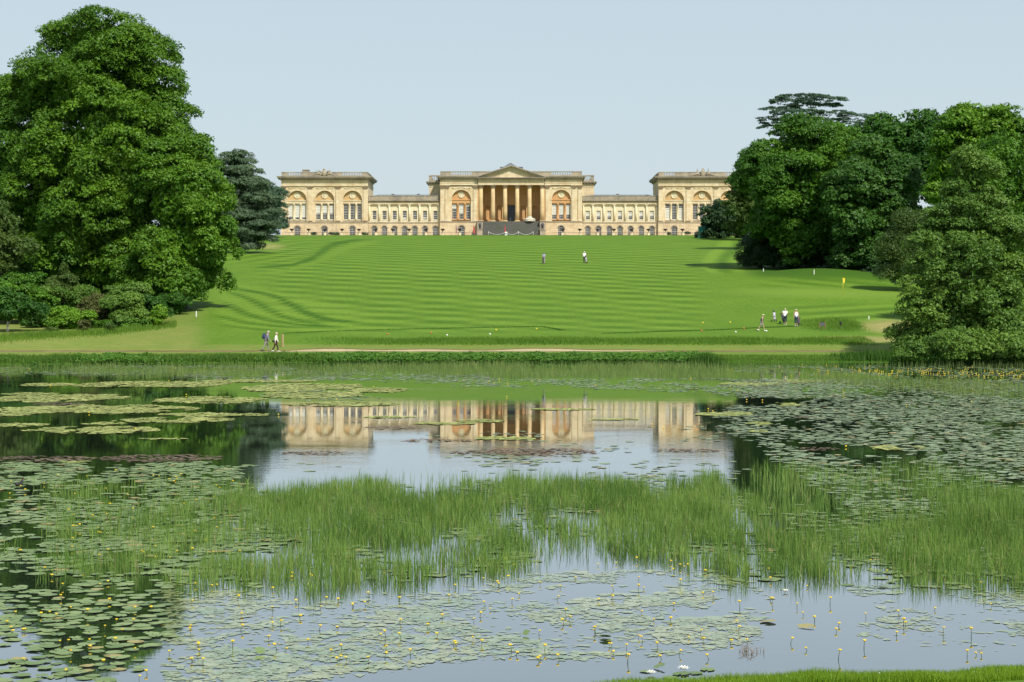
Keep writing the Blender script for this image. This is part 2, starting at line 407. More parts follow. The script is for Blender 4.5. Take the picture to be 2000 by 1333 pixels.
dry = np.maximum(dry, .7 * np.clip(1.4 - np.sqrt(((px - 528) / 25) ** 2 + ((py - 482) / 6) ** 2), 0, 1))
dry = np.maximum(dry, .40 * sstep(420, 360, px) * sstep(590, 620, py) * (Y > 140) * (.5 + fbm(X * .3, Y * .12, 5)))
rough = sstep(660, 664, py) * sstep(673, 670, py) * sstep(560, 760, px) * sstep(1720, 1650, px) * (Y > 140) + .7 * np.clip(1.4 - np.sqrt(((px - 1650) / 75) ** 2 + ((py - 640) / 13) ** 2), 0, 1) * (dry < .3)
under = np.clip(1.0 * (Y > 140) * sstep(146.3, 145.8, Y - shore_far(X)) + sstep(1440, 1500, px) * sstep(562 + (px - 1700) * .06, 535, py) * (py > 480) + sstep(400, 330, px) * sstep(640, 590, py) * (py > 500), 0, 1)  # ground coloured darker along the shore and at the foot of the woods
terrain = link('ground', grid_mesh('ground', X, Y, Z, {'stripe': st, 'fine': fine, 'dry': dry, 'rough': np.clip(rough, 0, 1), 'dark_ground': under}), None, kind='structure')
def lawnmat():
    m, nt, p = nodes('lawn')
    def A(n): return N(nt, 'Attribute', attribute_name=n).outputs['Fac']
    v = mapping(nt, (1, 1, 1))
    mr = N(nt, 'MapRange'); nt.links.new(A('stripe'), mr.inputs[0]); mr.inputs[1].default_value = -1; mr.inputs[2].default_value = 1
    v2 = mapping(nt, (.5, .25, 1)); nz = noise(nt, .35, 5, v2, .65)
    ad = N(nt, 'Math', operation='MULTIPLY_ADD'); nt.links.new(nz, ad.inputs[0]); ad.inputs[1].default_value = .42; nt.links.new(mr.outputs[0], ad.inputs[2])
    c = ramp(nt, ad.outputs[0], [(.24, (.042, .114, .003)), (1.0, (.138, .246, .021))])
    v3 = mapping(nt, (2.2, .9, 1)); f3 = noise(nt, 1.0, 6, v3, .75)
    c = mixc(nt, .45, c, ramp(nt, f3, [(.28, (.50, .56, .5)), (.72, (1.45, 1.36, 1.45))]), 'MULTIPLY')
    fi = N(nt, 'Math', operation='MULTIPLY'); fi.inputs[1].default_value = .6; nt.links.new(A('fine'), fi.inputs[0])
    c = mixc(nt, fi.outputs[0], c, (.175, .275, .035))
    dn = N(nt, 'Math', operation='MULTIPLY'); nt.links.new(A('dry'), dn.inputs[0]); nt.links.new(ramp(nt, noise(nt, .8, 5, v, .7), [(.3, (.45, .45, .45)), (.6, (1, 1, 1))]), dn.inputs[1])
    c = mixc(nt, dn.outputs[0], c, (.34, .29, .11))
    c = mixc(nt, A('rough'), c, (.055, .150, .008))
    c = mixc(nt, A('dark_ground'), c, (.045, .110, .008))
    nt.links.new(c, p.inputs['Base Color']); p.inputs['Roughness'].default_value = .9; p.inputs['Specular IOR Level'].default_value = .15
    bump(nt, p, noise(nt, 7, 4, v, .7), .5, .08)
    return m
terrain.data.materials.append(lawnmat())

# worn path with its cut turf edge
def path_y(x): return 158.75 + .35 * np.sin(np.asarray(x) * .11 + 2) + .2 * np.sin(np.asarray(x) * .31)
xs = np.arange(-75, 31, .8)
mb = MB(); me_ = MB()
for i in range(len(xs) - 1):
    a, b = xs[i], xs[i + 1]; ya, yb = path_y(a), path_y(b)
    wa = .68 + .16 * math.sin(a * .7) ; wb = .68 + .16 * math.sin(b * .7)
    za = [float(height(a, ya - wa)) + .03, float(height(a, ya + wa)) + .03]; zb = [float(height(b, yb - wb)) + .03, float(height(b, yb + wb)) + .03]
    mb.add([(a, ya - wa, za[0]), (b, yb - wb, zb[0]), (b, yb + wb, zb[1]), (a, ya + wa, za[1])], [(0, 1, 2, 3)])
    
    me_.add([(a, ya + wa + .01, za[1] - .02), (b, yb + wb + .01, zb[1] - .02), (b, yb + wb + .05, zb[1] + .055), (a, ya + wa + .05, za[1] + .055), (b, yb + wb + .10, zb[1] + .055), (a, ya + wa + .10, za[1] + .055)], [(0, 1, 2, 3), (3, 2, 4, 5)])
mb.build('path', M['path'], kind='structure'); me_.build('path_edge', M['soil'], kind='structure')

# water
def watermat():
    m, nt, p = nodes('lake_water')
    p.inputs['Base Color'].default_value = (.022, .032, .022, 1); p.inputs['Roughness'].default_value = .3; p.inputs['Specular IOR Level'].default_value = .0
    v = mapping(nt, (.7, 1.6, 1)); v2 = mapping(nt, (.05, .12, 1))
    n1 = noise(nt, 2.2, 3, v); n2 = noise(nt, 1, 3, v2)
    k = ramp(nt, n2, [(.45, (.12, .12, .12)), (.65, (1, 1, 1))])
    mu = N(nt, 'Math', operation='MULTIPLY'); nt.links.new(n1, mu.inputs[0]); nt.links.new(k, mu.inputs[1])
    b = N(nt, 'Bump'); b.inputs['Strength'].default_value = .05; b.inputs['Distance'].default_value = .05; nt.links.new(mu.outputs[0], b.inputs['Height'])
    g = N(nt, 'BsdfGlossy'); g.inputs['Roughness'].default_value = .015; g.inputs['Color'].default_value = (.97, .98, 1, 1); nt.links.new(b.outputs[0], g.inputs['Normal'])
    lw = N(nt, 'LayerWeight'); lw.inputs[0].default_value = .5; nt.links.new(b.outputs[0], lw.inputs['Normal'])
    r = ramp(nt, lw.outputs['Facing'], [(.0, (.03,) * 3), (.5, (.12,) * 3), (.80, (.60,) * 3), (.95, (.86,) * 3)])
    mx = N(nt, 'MixShader'); nt.links.new(r, mx.inputs[0]); nt.links.new(p.outputs[0], mx.inputs[1]); nt.links.new(g.outputs[0], mx.inputs[2]); nt.links.new(mx.outputs[0], nt.nodes['Material Output'].inputs[0])
    return m
MB().add([(-82, 8, 0), (82, 8, 0), (82, 150, 0), (-82, 150, 0)], [(0, 1, 2, 3)]).build('lake_water', watermat(), kind='structure')
gm = MB()
for i in range(40):
    a = -78 + i * 3.9; b = a + 3.9
    gm.add([(a, 555.5, float(height(a, 555.5)) + .03), (b, 555.5, float(height(b, 555.5)) + .03), (b, 573.2, float(height(b, 573.2)) + .03), (a, 573.2, float(height(a, 573.2)) + .03)], [(0, 1, 2, 3)])
gm.build('gravel_terrace', M['gravel'], kind='structure')

# ------------------------------------------------------------------ house
K = 573.0 / F
Z0 = CAMH + (HOR - 460) * K
def hx(p): return (p - 1000) * K
def hz(p): return (460 - p) * K
def hzd(p, dd): return CAMH + (HOR - p) * (573 + dd) / F - Z0   # height of a thing dd metres behind the front plane
house = empty('country_house', (0, 573, Z0), label='long honey stone mansion with a six column portico and end pavilions across the hilltop', cat='mansion')
def HB(mb, name, mat, parent=None, **kw): return mb.build(name, M[mat] if isinstance(mat, str) else mat, parent or house, **kw)

WCACHE = {}
def window(xc, w, za, zb, y, cols=3, rows=5, blind=(0, 0), arch=False, parent=None):
    """blind=(from,to) as fractions measured from the top"""
    w_, za_, zb_ = w, za, zb; x0, x1 = xc - w / 2, xc + w / 2; t = .075
    f = MB(); zs = zb - w / 2 if arch else zb
    f.box(x0, x0 + t, y - .04, y + .06, za, zs); f.box(x1 - t, x1, y - .04, y + .06, za, zs); f.box(x0 + t, x1 - t, y - .04, y + .06, za, za + t * 1.3)
    if arch: f.ring(xc, zs, w / 2 - t, w / 2, y - .04, y + .06, 10)
    else: f.box(x0 + t, x1 - t, y - .04, y + .06, zb - t, zb)
    b = .027
    for i in range(1, cols):
        x = x0 + w * i / cols; top = zs + (math.sqrt(max(0, (w / 2) ** 2 - (x - xc) ** 2)) - .02 if arch else -t)
        f.box(x - b, x + b, y - .02, y + .04, za + t, top)
    for j in range(1, rows):
        z = za + (zb - za) * j / rows
        hw = w / 2 - t if z < zs or not arch else math.sqrt(max(0.001, (w / 2) ** 2 - (z - zs) ** 2)) - .03
        bb = b * (2.0 if j == rows // 2 else 1)
        f.box(xc - hw, xc + hw, y - .025, y + .035, z - bb, z + bb)
    wo = HB(f, 'window', 'white', parent)
    g = MB()
    if arch:
        P = [(x0 + .02, za + .02), (x1 - .02, za + .02)] + [(xc + (w / 2 - .02) * math.cos(PI * i / 10), zs + (w / 2 - .02) * math.sin(PI * i / 10)) for i in range(11)]
        g.add([(a, y + .08, c) for a, c in P], [tuple(range(len(P)))])
    else: g.add([(x0 + .02, y + .08, za + .02), (x1 - .02, y + .08, za + .02), (x1 - .02, y + .08, zb - .02), (x0 + .02, y + .08, zb - .02)], [(0, 1, 2, 3)])
    g.build('pane', M['glass'], wo)
    if blind[1] > blind[0]:
        a = zb - (zb - za) * blind[1]; c = zb - (zb - za) * blind[0] - (t if blind[0] == 0 else 0)
        MB().box(x0 + t, x1 - t, y + .055, y + .07, a, c).build('blind', M['blind'], wo)
    return wo

def capital(cx, cy, zb, zt, w, round_=False, parent=None):
    m = MB(); h = zt - zb
    if round_: m.lathe(cx, cy, [(w * .86, zb), (w * .98, zb + .05), (w * .86, zb + .1), (w * .9, zb + h * .5), (w * 1.05, zb + h * .7), (w * 1.3, zb + h * .86)], 14)
    else: m.frust(cx, cy, zb, zb + h * .86, w * .86, .13, w * 1.12, .28)
    m.box(cx - w * 1.38, cx + w * 1.38, cy - (w * 1.38 if round_ else .36), cy + (w * 1.38 if round_ else .3), zb + h * .88, zt)
    n = 8 if round_ else 4
    for row in range(2):
        z = zb + h * (.12 + .34 * row)
        for i in range(n):
            if round_:
                a = 2 * PI * (i + .5 * row) / n; r = w * (.98 + .1 * row); m.frust(cx + r * math.cos(a), cy + r * math.sin(a), z, z + h * .30, .08, .08, .16, .16)
            else:
                x = cx - w * .78 + 1.56 * w * (i + .5 * row) / (n - 1 + .5); m.frust(x, cy - .18 - .05 * row, z, z + h * .3, .07, .05, .14, .13)
    for s in (-1, 1): m.ball((cx + s * w * 1.2, cy - (w * 1.1 if round_ else .32), zb + h * .78), .17, 6, 4)
    return m.build('capital', M['capital'], parent)
def pilaster(xc, w, y, z0=hz(431.5), zc=hz(371), zt=hz(363.8)):
    m = MB(); hw = w / 2
    m.box(xc - hw, xc + hw, y - .28, y + .02, z0 + .35, zc)
    p = HB(m, 'pilaster', 'stone')
    b = MB(); b.box(xc - hw - .1, xc + hw + .1, y - .38, y + .01, z0, z0 + .2); b.box(xc - hw - .05, xc + hw + .05, y - .33, y + .015, z0 + .2, z0 + .36)
    b.build('base', M['stone'], p)
    capital(xc, y, zc, zt, hw, False, p)
    return p
def tube_swag(m, xa, xb, z, sag, y, r=.09, n=10):
    pts = []
    for i in range(n + 1):
        t = i / n; pts.append((xa + (xb - xa) * t, y, z - sag * 4 * t * (1 - t)))
    m.tube(pts, r, 6)
def festoon(xc, half, z, y):
    m = MB()
    tube_swag(m, xc - half, xc - half * .33, z, .28, y); tube_swag(m, xc + half * .33, xc + half, z, .28, y)
    m.tube([(xc - half * .33, y, z), (xc - half * .15, y, z + .02), (xc, y, z + .22), (xc + half * .15, y, z + .02), (xc + half * .33, y, z)], .09, 6)
    for s in (-1, -.33, .33, 1):
        m.ball((xc + s * half, y, z + .03), .16, 6, 4); m.tube([(xc + s * half, y, z), (xc + s * half, y, z - .45)], .06, 5)
    return HB(m, 'festoon', 'stone')
def cornice(x0, x1, y0, y1, zb, zt, p=1.3, side_l=True, side_r=True, name='cornice', mod=True, mat='weather'):
    m = MB(); h = zt - zb
    l = p if side_l else 0; r = p if side_r else 0
    m.box(x0 - l * .3, x1 + r * .3, y0 - p * .3, y1 + .1, zb, zb + h * .28)
    m.box(x0 - l * .9, x1 + r * .9, y0 - p * .9, y1 + .15, zb + h * .55, zb + h * .8)
    m.box(x0 - l, x1 + r, y0 - p, y1 + .2, zb + h * .8, zt)
    if mod:
        n = max(2, int((x1 - x0) / .82))
        for i in range(n + 1):
            x = x0 + (x1 - x0) * i / n; m.box(x - .17, x + .17, y0 - p * .8, y0 - p * .3 + .01, zb + h * .26, zb + h * .545)
        for flag, X, s in ((side_l, x0, -1), (side_r, x1, 1)):
            if flag:
                k = int((y1 - y0) / .82)
                for i in range(k):
                    yy = y0 + .8 * i; a, b = sorted((X + s * p * .3, X + s * p * .8)); m.box(a, b, yy - .17, yy + .17, zb + h * .26, zb + h * .545)
    m.box(x0 - l * .05, x1 + r * .05, y0 - .05, y1 + .05, zb + h * .27, zb + h * .56)
    return HB(m, name, mat)
def balustrade(x0, x1, y0, y1, zb, zt, opens, sides=True):
    """opens: list of (xa,xb) with open balusters in the front run; solid elsewhere"""
    h = zt - zb; m = MB(); t = .45
    m.box(x0, x1, y0, y0 + t, zb, zb + h * .22)
    m.box(x0 - .06, x1 + .06, y0 - .06, y0 + t + .06, zt - h * .16, zt)
    x = x0
    for xa, xb in sorted(opens):
        m.box(x, xa, y0 + .03, y0 + t - .03, zb + h * .22, zt - h * .16); x = xb
    m.box(x, x1, y0 + .03, y0 + t - .03, zb + h * .22, zt - h * .16)
    if sides:
        for X in (x0, x1 - t):
            m.box(X, X + t, y0 + t, y1, zb, zb + h * .22); m.box(X + .02, X + t - .02, y0 + t + .06, y1, zt - h * .16, zt - .002)
            k = int((y1 - y0) / .6)
            for i in range(1, k): m.box(X + .12, X + t - .12, y0 + i * .6, y0 + i * .6 + .2, zb + h * .22, zt - h * .16)
    m2 = HB(m, 'parapet', 'weather')
    b = MB(); 
    for xa, xb in opens:
        n = max(3, int(round((xb - xa) / .50)))
        for i in range(n):
            cx = xa + (xb - xa) * (i + .5) / n; zz = zb + h * .22; hh = h * .62
            b.lathe(cx, y0 + t / 2, [(.07, zz), (.13, zz + hh * .3), (.07, zz + hh * .6), (.09, zz + hh)], 6)
    o = b.build('balusters', M['weather'], m2, kind='stuff')
    return m2
def medallion(cx, cz, r, y, seed):
    m = MB(); rr = random.Random(seed)
    m.ring(cx, cz, r * .82, r, y - .22, y + .05, 20, 0, 2 * PI)
    P = [(cx + r * .84 * math.cos(2 * PI * i / 20), y - .08, cz + r * .84 * math.sin(2 * PI * i / 20)) for i in range(20)]
    m.add(P, [tuple(range(20))])
    for i in range(5): m.ball((cx + rr.uniform(-.4, .4) * r, y - .1, cz + rr.uniform(-.4, .45) * r), (r * .14, .12, r * rr.uniform(.15, .34)), 6, 4)
    return HB(m, 'medallion', 'render')
SP, TOPB, SILL = hz(391.5), hz(399), hz(429.3)
def arch_bay(xc, hw, y, x0, x1, blinds, lights, ochre=False, zsp=SP, zt=hz(370.2), z0=hz(435), ztop_w=TOPB, zsill=SILL, cols=3):
    """wall panel x0..x1 with a deep arched recess holding a three-light window, medallion above"""
    m = MB(); d = .75
    m.wall(x0, x1, z0, zt, y, y + d, [(xc - hw, xc + hw, z0, zsp + hw, True)])
    m.box(x0, x1, y, y + d, zt, hz(363.8))
    HB(m, 'wall', 'stone')
    # archivolt and impost
    a = MB(); a.ring(xc, zsp, hw + .03, hw + .42, y - .10, y + .02, 18)
    a.box(x0 + .02, xc - hw - .02, y - .09, y + .01, zsp - .22, zsp - .001); a.box(xc + hw + .02, x1 - .02, y - .09, y + .01, zsp - .22, zsp - .001)
    a.frust(xc, y - .05, zsp + hw - .05, zsp + hw + .62, .16, .12, .26, .16)
    HB(a, 'archivolt', 'stone')
    back = MB(); yb = y + d; ws = [w for (_, w) in lights]
    ops = [(c - w / 2, c + w / 2, zsill, ztop_w, False) for c, w in lights]
    back.wall(xc - hw, xc + hw, z0, zsp + hw + .1, yb, yb + .35, ops)
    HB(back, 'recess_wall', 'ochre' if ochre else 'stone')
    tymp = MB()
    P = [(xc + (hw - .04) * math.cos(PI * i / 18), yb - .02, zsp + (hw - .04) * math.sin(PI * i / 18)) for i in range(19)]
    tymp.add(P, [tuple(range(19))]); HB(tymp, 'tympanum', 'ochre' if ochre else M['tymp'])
    om = 'ochre' if ochre else 'stone'
    HB(MB().box(xc - hw, xc + hw, yb - .28, yb - .001, ztop_w + .18, zsp - .23), 'lintel', om); HB(MB().box(xc - hw, xc + hw, yb - .42, yb - .001, zsp - .22, zsp + .06), 'impost_band', om)
    HB(MB().box(xc - hw, xc + hw, yb - .2, yb - .001, zsill - .28, zsill - .02), 'sill', om)
    # small columns between the lights
    for i in range(len(lights) - 1):
        cx = (lights[i][0] + lights[i + 1][0]) / 2
        c = MB(); r = .21; c.lathe(cx, yb - .12, [(r * 1.3, zsill), (r * 1.3, zsill + .15), (r, zsill + .2), (r * .86, ztop_w - .3), (r * 1.3, ztop_w - .2), (r * 1.3, ztop_w + .175)], 10)
        HB(c, 'column', 'ochre' if ochre else 'render')
    for (c, w), bl in zip(lights, blinds): window(c, w, zsill, ztop_w, yb + .2, cols, 6, bl)
    medallion(xc, zsp + hw * .52, .95, yb - .02, int(xc * 10) + 5)
M['tymp'] = stone('stone_tympanum', (.60, .42, .20), (.56, .38, .17), (.50, .30, .12), .5)

def basement(x0, x1, y, arcs, yb=None, mat='basement', w=1.85, zt=hz(435.4), top=hz(441.6), bot=-.5, blue=None):
    m = MB()
    m.wall(x0, x1, -.6, zt, y, y + .5, [(c - w / 2, c + w / 2, -.2, top, True) for c in arcs])
    o = HB(m, 'basement_wall', mat)
    s = MB(); s.box(x0 - .06, x1 + .06, y - .16, y + .49, zt, zt + .22)
    s.box(x0 - .03, x1 + .03, y - .10, y - .002, -.6, .35) if not arcs else None
    for i in range(1, 7):
        pass
    HB(s, 'string_course', 'weather')
    for c in arcs:
        a = MB(); a.ring(c, top - w / 2, w / 2 + .02, w / 2 + .26, y - .06, y + .02, 12); HB(a, 'archivolt', 'weather')
        window(c, w - .1, -.1, top - .06, y + .3, 4, 5, (0, 0), True)
def body(x0, x1, y0, y1, z0, z1, mat='stone'):
    return HB(MB().box(x0, x1, y0, y1, z0, z1), 'wall', mat)

def pavilion(pxl, pxr, pil, arcs, blinds, arc_b, sculpt, opens, chimney=None, visible=(0, 1, 2)):
    x0, x1 = hx(pxl), hx(pxr); y = 0.0; dep = 22
    body(x0 + .01, x1 - .01, y + 1.2, y + dep, -.6, hz(352.2))
    # returns of the front layer
    HB(MB().box(x0, x0 + .3, y + .752, y + 1.2, -.6, hz(363.8)), 'wall', 'stone'); HB(MB().box(x1 - .3, x1, y + .752, y + 1.2, -.6, hz(363.8)), 'wall', 'stone')
    edges = [x0] + [(hx(arcs[i]) + hx(arcs[i + 1])) / 2 for i in range(len(arcs) - 1)] + [x1]
    for i, a in enumerate(arcs):
        lights = [(hx(a + d), 8.6 * K) for d in (-13.2, 0, 13.2)]
        arch_bay(hx(a), 18.6 * K, y, edges[i], edges[i + 1], blinds[i], lights)
        festoon(hx(a), 15.5 * K, hz(367.0), y - .06)
    for p in pil: pilaster(hx(p), 8.4 * K, y)
    e = MB(); e.box(x0 - .04, x1 + .04, y - .34, y + dep, hz(363.8), hz(359.4)); e.box(x0 - .12, x1 + .12, y - .42, y + dep + .02, hz(359.4), hz(358.4)); e.box(x0 + .0, x1 - .0, y - .27, y + dep - .02, hz(358.4), hz(352.2))
    HB(e, 'entablature', 'stone')
    cornice(x0, x1, y - .3, y + dep, hz(352.2), hz(344.8))
    balustrade(x0 + .05, x1 - .05, y - .15, y + dep - 1, hz(344.8), hz(336.3), [(hx(a), hx(b)) for a, b in opens])
    MB_roof = MB().box(x0 + .6, x1 - .6, y + .5, y + dep - 1.2, hz(345.2), hz(343.5)); HB(MB_roof, 'roof', 'slate')
    basement(x0 - .1, x1 + .1, y - .18, [hx(a) for a in arc_b])
    if chimney:
        a, b, t = chimney; c = MB(); c.box(hx(a), hx(b), y + 1.2, y + 3.4, hz(343.6), hz(t) - .25); c.box(hx(a) - .12, hx(b) + .12, y + 1.1, y + 3.5, hz(t) - .25, hz(t)); HB(c, 'chimney', 'weather')
    sculpt(x0, x1, y)

def sculpt_left(x0, x1, y):
    cx = hx(633.5); z = hz(345); m = MB(); rr = random.Random(4)
    m.ball((cx, y - .6, z + 1.0), (.75, .4, 1.0), 10, 7)
    m.ball((cx, y - .6, z + 2.05), (.42, .35, .35), 8, 5)
    for s in (-1, 1):
        m.tube([(cx + s * .8, y - .6, z + .35), (cx + s * 1.5, y - .6, z + .95), (cx + s * 2.2, y - .6, z + .75), (cx + s * 3.1, y - .6, z + .25)], [.3, .42, .34, .14], 7)
        m.ball((cx + s * 1.25, y - .75, z + 1.45), .32, 8, 5)
        for i in range(9):
            a = rr.uniform(.1, 1.35); L = rr.uniform(1.5, 2.5); bx = cx + s * rr.uniform(.3, 1.4)
            m.tube([(bx, y - .5, z + .5), (bx + s * L * .5 * math.cos(a), y - .55, z + .5 + L * .55 * math.sin(a)), (bx + s * L * math.cos(a), y - .5, z + .4 + L * .85 * math.sin(a))], [.13, .12, .03], 5)
        for i in range(4): m.ball((cx + s * (1.2 + i * .65), y - .55, z + .25), (.4, .3, .28), 7, 5)
    HB(m, 'sculpture', 'weather')
def sculpt_right(x0, x1, y):
    cx = hx(1372.5); z = hz(345); m = MB()
    m.ball((cx, y - .6, z + .95), (.85, .4, 1.05), 10, 7); m.frust(cx, y - .5, z + 1.7, z + 2.25, .5, .3, .3, .25)
    m.ball((cx, y - .5, z + 2.35), .22, 7, 5)
    for s in (-1, 1):
        m.tube([(cx + s * 1.1, y - .6, z + .2), (cx + s * 1.5, y - .6, z + .9), (cx + s * 1.62, y - .6, z + 1.5), (cx + s * 1.62, y - .6, z + 1.85)], [.42, .36, .26, .12], 8)
        m.ball((cx + s * 1.62, y - .6, z + 2.05), .2, 7, 5)
        m.tube([(cx + s * 1.6, y - .6, z + .9), (cx + s * 2.4, y - .6, z + .6), (cx + s * 3.4, y - .6, z + .3), (cx + s * 4.2, y - .6, z + .15)], [.34, .3, .22, .1], 7)
        for i in range(4): m.ball((cx + s * (1.8 + i * .7), y - .5, z + .3), (.38, .3, .25), 7, 5)
    HB(m, 'sculpture', 'weather')
pavilion(549.6, 718.6, [553.8, 606, 660.3, 713.8], [580.2, 634.2, 688.4], [[(0, .80), (0, .86), (0, .86)], [(.07, .6), (.07, .58), (.07, .6)], [(0, 0)] * 3],
         [580.8, 634, 688.5], sculpt_left, [(561.5, 588), (668, 707)], (590, 602, 331))
pavilion(1286, 1457, [1290.5, 1344.5, 1398.8, 1452.5], [1317.2, 1371.2, 1425], [[(.25, 1.0), (0, 0), (.25, 1.0)], [(0, 0), (0, 0), (0, 0)], [(0, .5)] * 3],
         [1317, 1371.2, 1425], sculpt_right, [(1297, 1318), (1417, 1442)])

def link_wing(pxl, pxr, cols, wins, blinds, chims):
    x0, x1 = hx(pxl), hx(pxr); y = 1.3; zt = hz(399)
    m = MB(); W = 7.7 * K
    m.wall(x0, x1, hz(435), zt, y, y + .45, [(hx(c) - W / 2, hx(c) + W / 2, hz(429.3), hz(412), False) for c in wins]); HB(m, 'wall', 'render')
    body(x0, x1, y + .6, y + 13, -.6, hz(392))
    for c, b in zip(wins, blinds): window(hx(c), W, hz(429.3), hz(412), y + .25, 3, 4, b)
    for c in wins:
        s = MB(); X = hx(c); s.box(X - W / 2 - .2, X + W / 2 + .2, y - .08, y - .001, hz(431), hz(429.6)); s.box(X - W / 2 - .22, X - W / 2 - .03, y - .06, y - .001, hz(429.6), hz(410.5)); s.box(X + W / 2 + .03, X + W / 2 + .22, y - .06, y - .001, hz(429.6), hz(410.5)); s.box(X - W / 2 - .03, X + W / 2 + .03, y - .06, y - .001, hz(411.7), hz(410.5)); HB(s, 'window_surround', 'render')
    for c in cols:
        X = hx(c); r = .32
        o = MB(); o.lathe(X, y - .22, [(r, hz(433)), (r * .86, hz(401.3))], 12); co = HB(o, 'column', 'render')
        b = MB(); b.box(X - .45, X + .45, y - .62, y - .002, hz(435), hz(433.8)); b.lathe(X, y - .22, [(.42, hz(433.8)), (.42, hz(433.2)), (.34, hz(432.8))], 12); b.build('base', M['render'], co)
        k = MB(); k.box(X - .42, X + .42, y - .56, y - .002, hz(400), hz(399.02)); k.ball((X - .34, y - .5, hz(400.8)), .15, 7, 5); k.ball((X + .34, y - .5, hz(400.8)), .15, 7, 5); k.build('capital', M['render'], co)
    e = MB(); e.box(x0, x1, y - .55, y + .44, hz(399), hz(396.4)); e.box(x0, x1, y - .5, y + .43, hz(396.4), hz(394.6)); HB(e, 'entablature', 'stone')
    cornice(x0, x1, y - .5, y + .42, hz(394.6), hz(391.8), .55, False, False, mod=False)
    p = MB(); p.box(x0, x1, y - .2, y + .3, hz(391.8), hz(383.2)); p.box(x0, x1, y - .3, y + .4, hz(383.2), hz(382.1))
    n = int((x1 - x0) / .42)
    for i in range(n):
        if i % 8 == 0: p.box(x0 + i * .42, x0 + i * .42 + .42, y - .27, y - .201, hz(391.7), hz(383.3))
        else: p.box(x0 + i * .42 + .1, x0 + i * .42 + .28, y - .25, y - .201, hz(390.7), hz(383.9))
    HB(p, 'parapet', 'weather')
    r = MB(); r.add([(x0, y + .4, hz(384)), (x1, y + .4, hz(384)), (x1 - 2.5, y + 6, hzd(380.6, 7)), (x0 + 2.5, y + 6, hzd(380.6, 7)), (x0, y + 12.5, hz(384)), (x1, y + 12.5, hz(384))], [(0, 1, 2, 3), (3, 2, 5, 4), (0, 3, 4), (1, 5, 2)])
    HB(r, 'roof', 'slate')
    for c in chims:
        k = MB(); k.box(hx(c) - .40, hx(c) + .40, y + 6.3, y + 7.2, hz(384), hzd(379.4, 7)); k.box(hx(c) - .47, hx(c) + .47, y + 6.2, y + 7.3, hzd(379.4, 7), hzd(378.6, 7)); HB(k, 'chimney', 'weather')
    basement(x0, x1, y - .5, [hx(c) for c in wins], w=1.62)
L_w = [730.8, 750.5, 770.2, 790, 810, 829.6, 850]
R_w = [1148.3, 1169.4, 1190.5, 1211.4, 1232, 1253, 1274]
link_wing(719.3, 859.0, [720.8, 740.2, 760, 780, 799.5, 819.5, 839.3, 858], L_w, [(0, 0)] * 3 + [(.72, .9)] + [(0, 0), (.7, .85), (0, 0)], [764, 814.5])
link_wing(1137.8, 1285.4, [1140, 1158.4, 1179.8, 1200.5, 1221.6, 1242.6, 1263.6, 1284], R_w, [(.05, .6), (.05, .62), (.05, .62), (.05, .6), (.05, .6), (.05, .6), (.05, .6)], [1209])

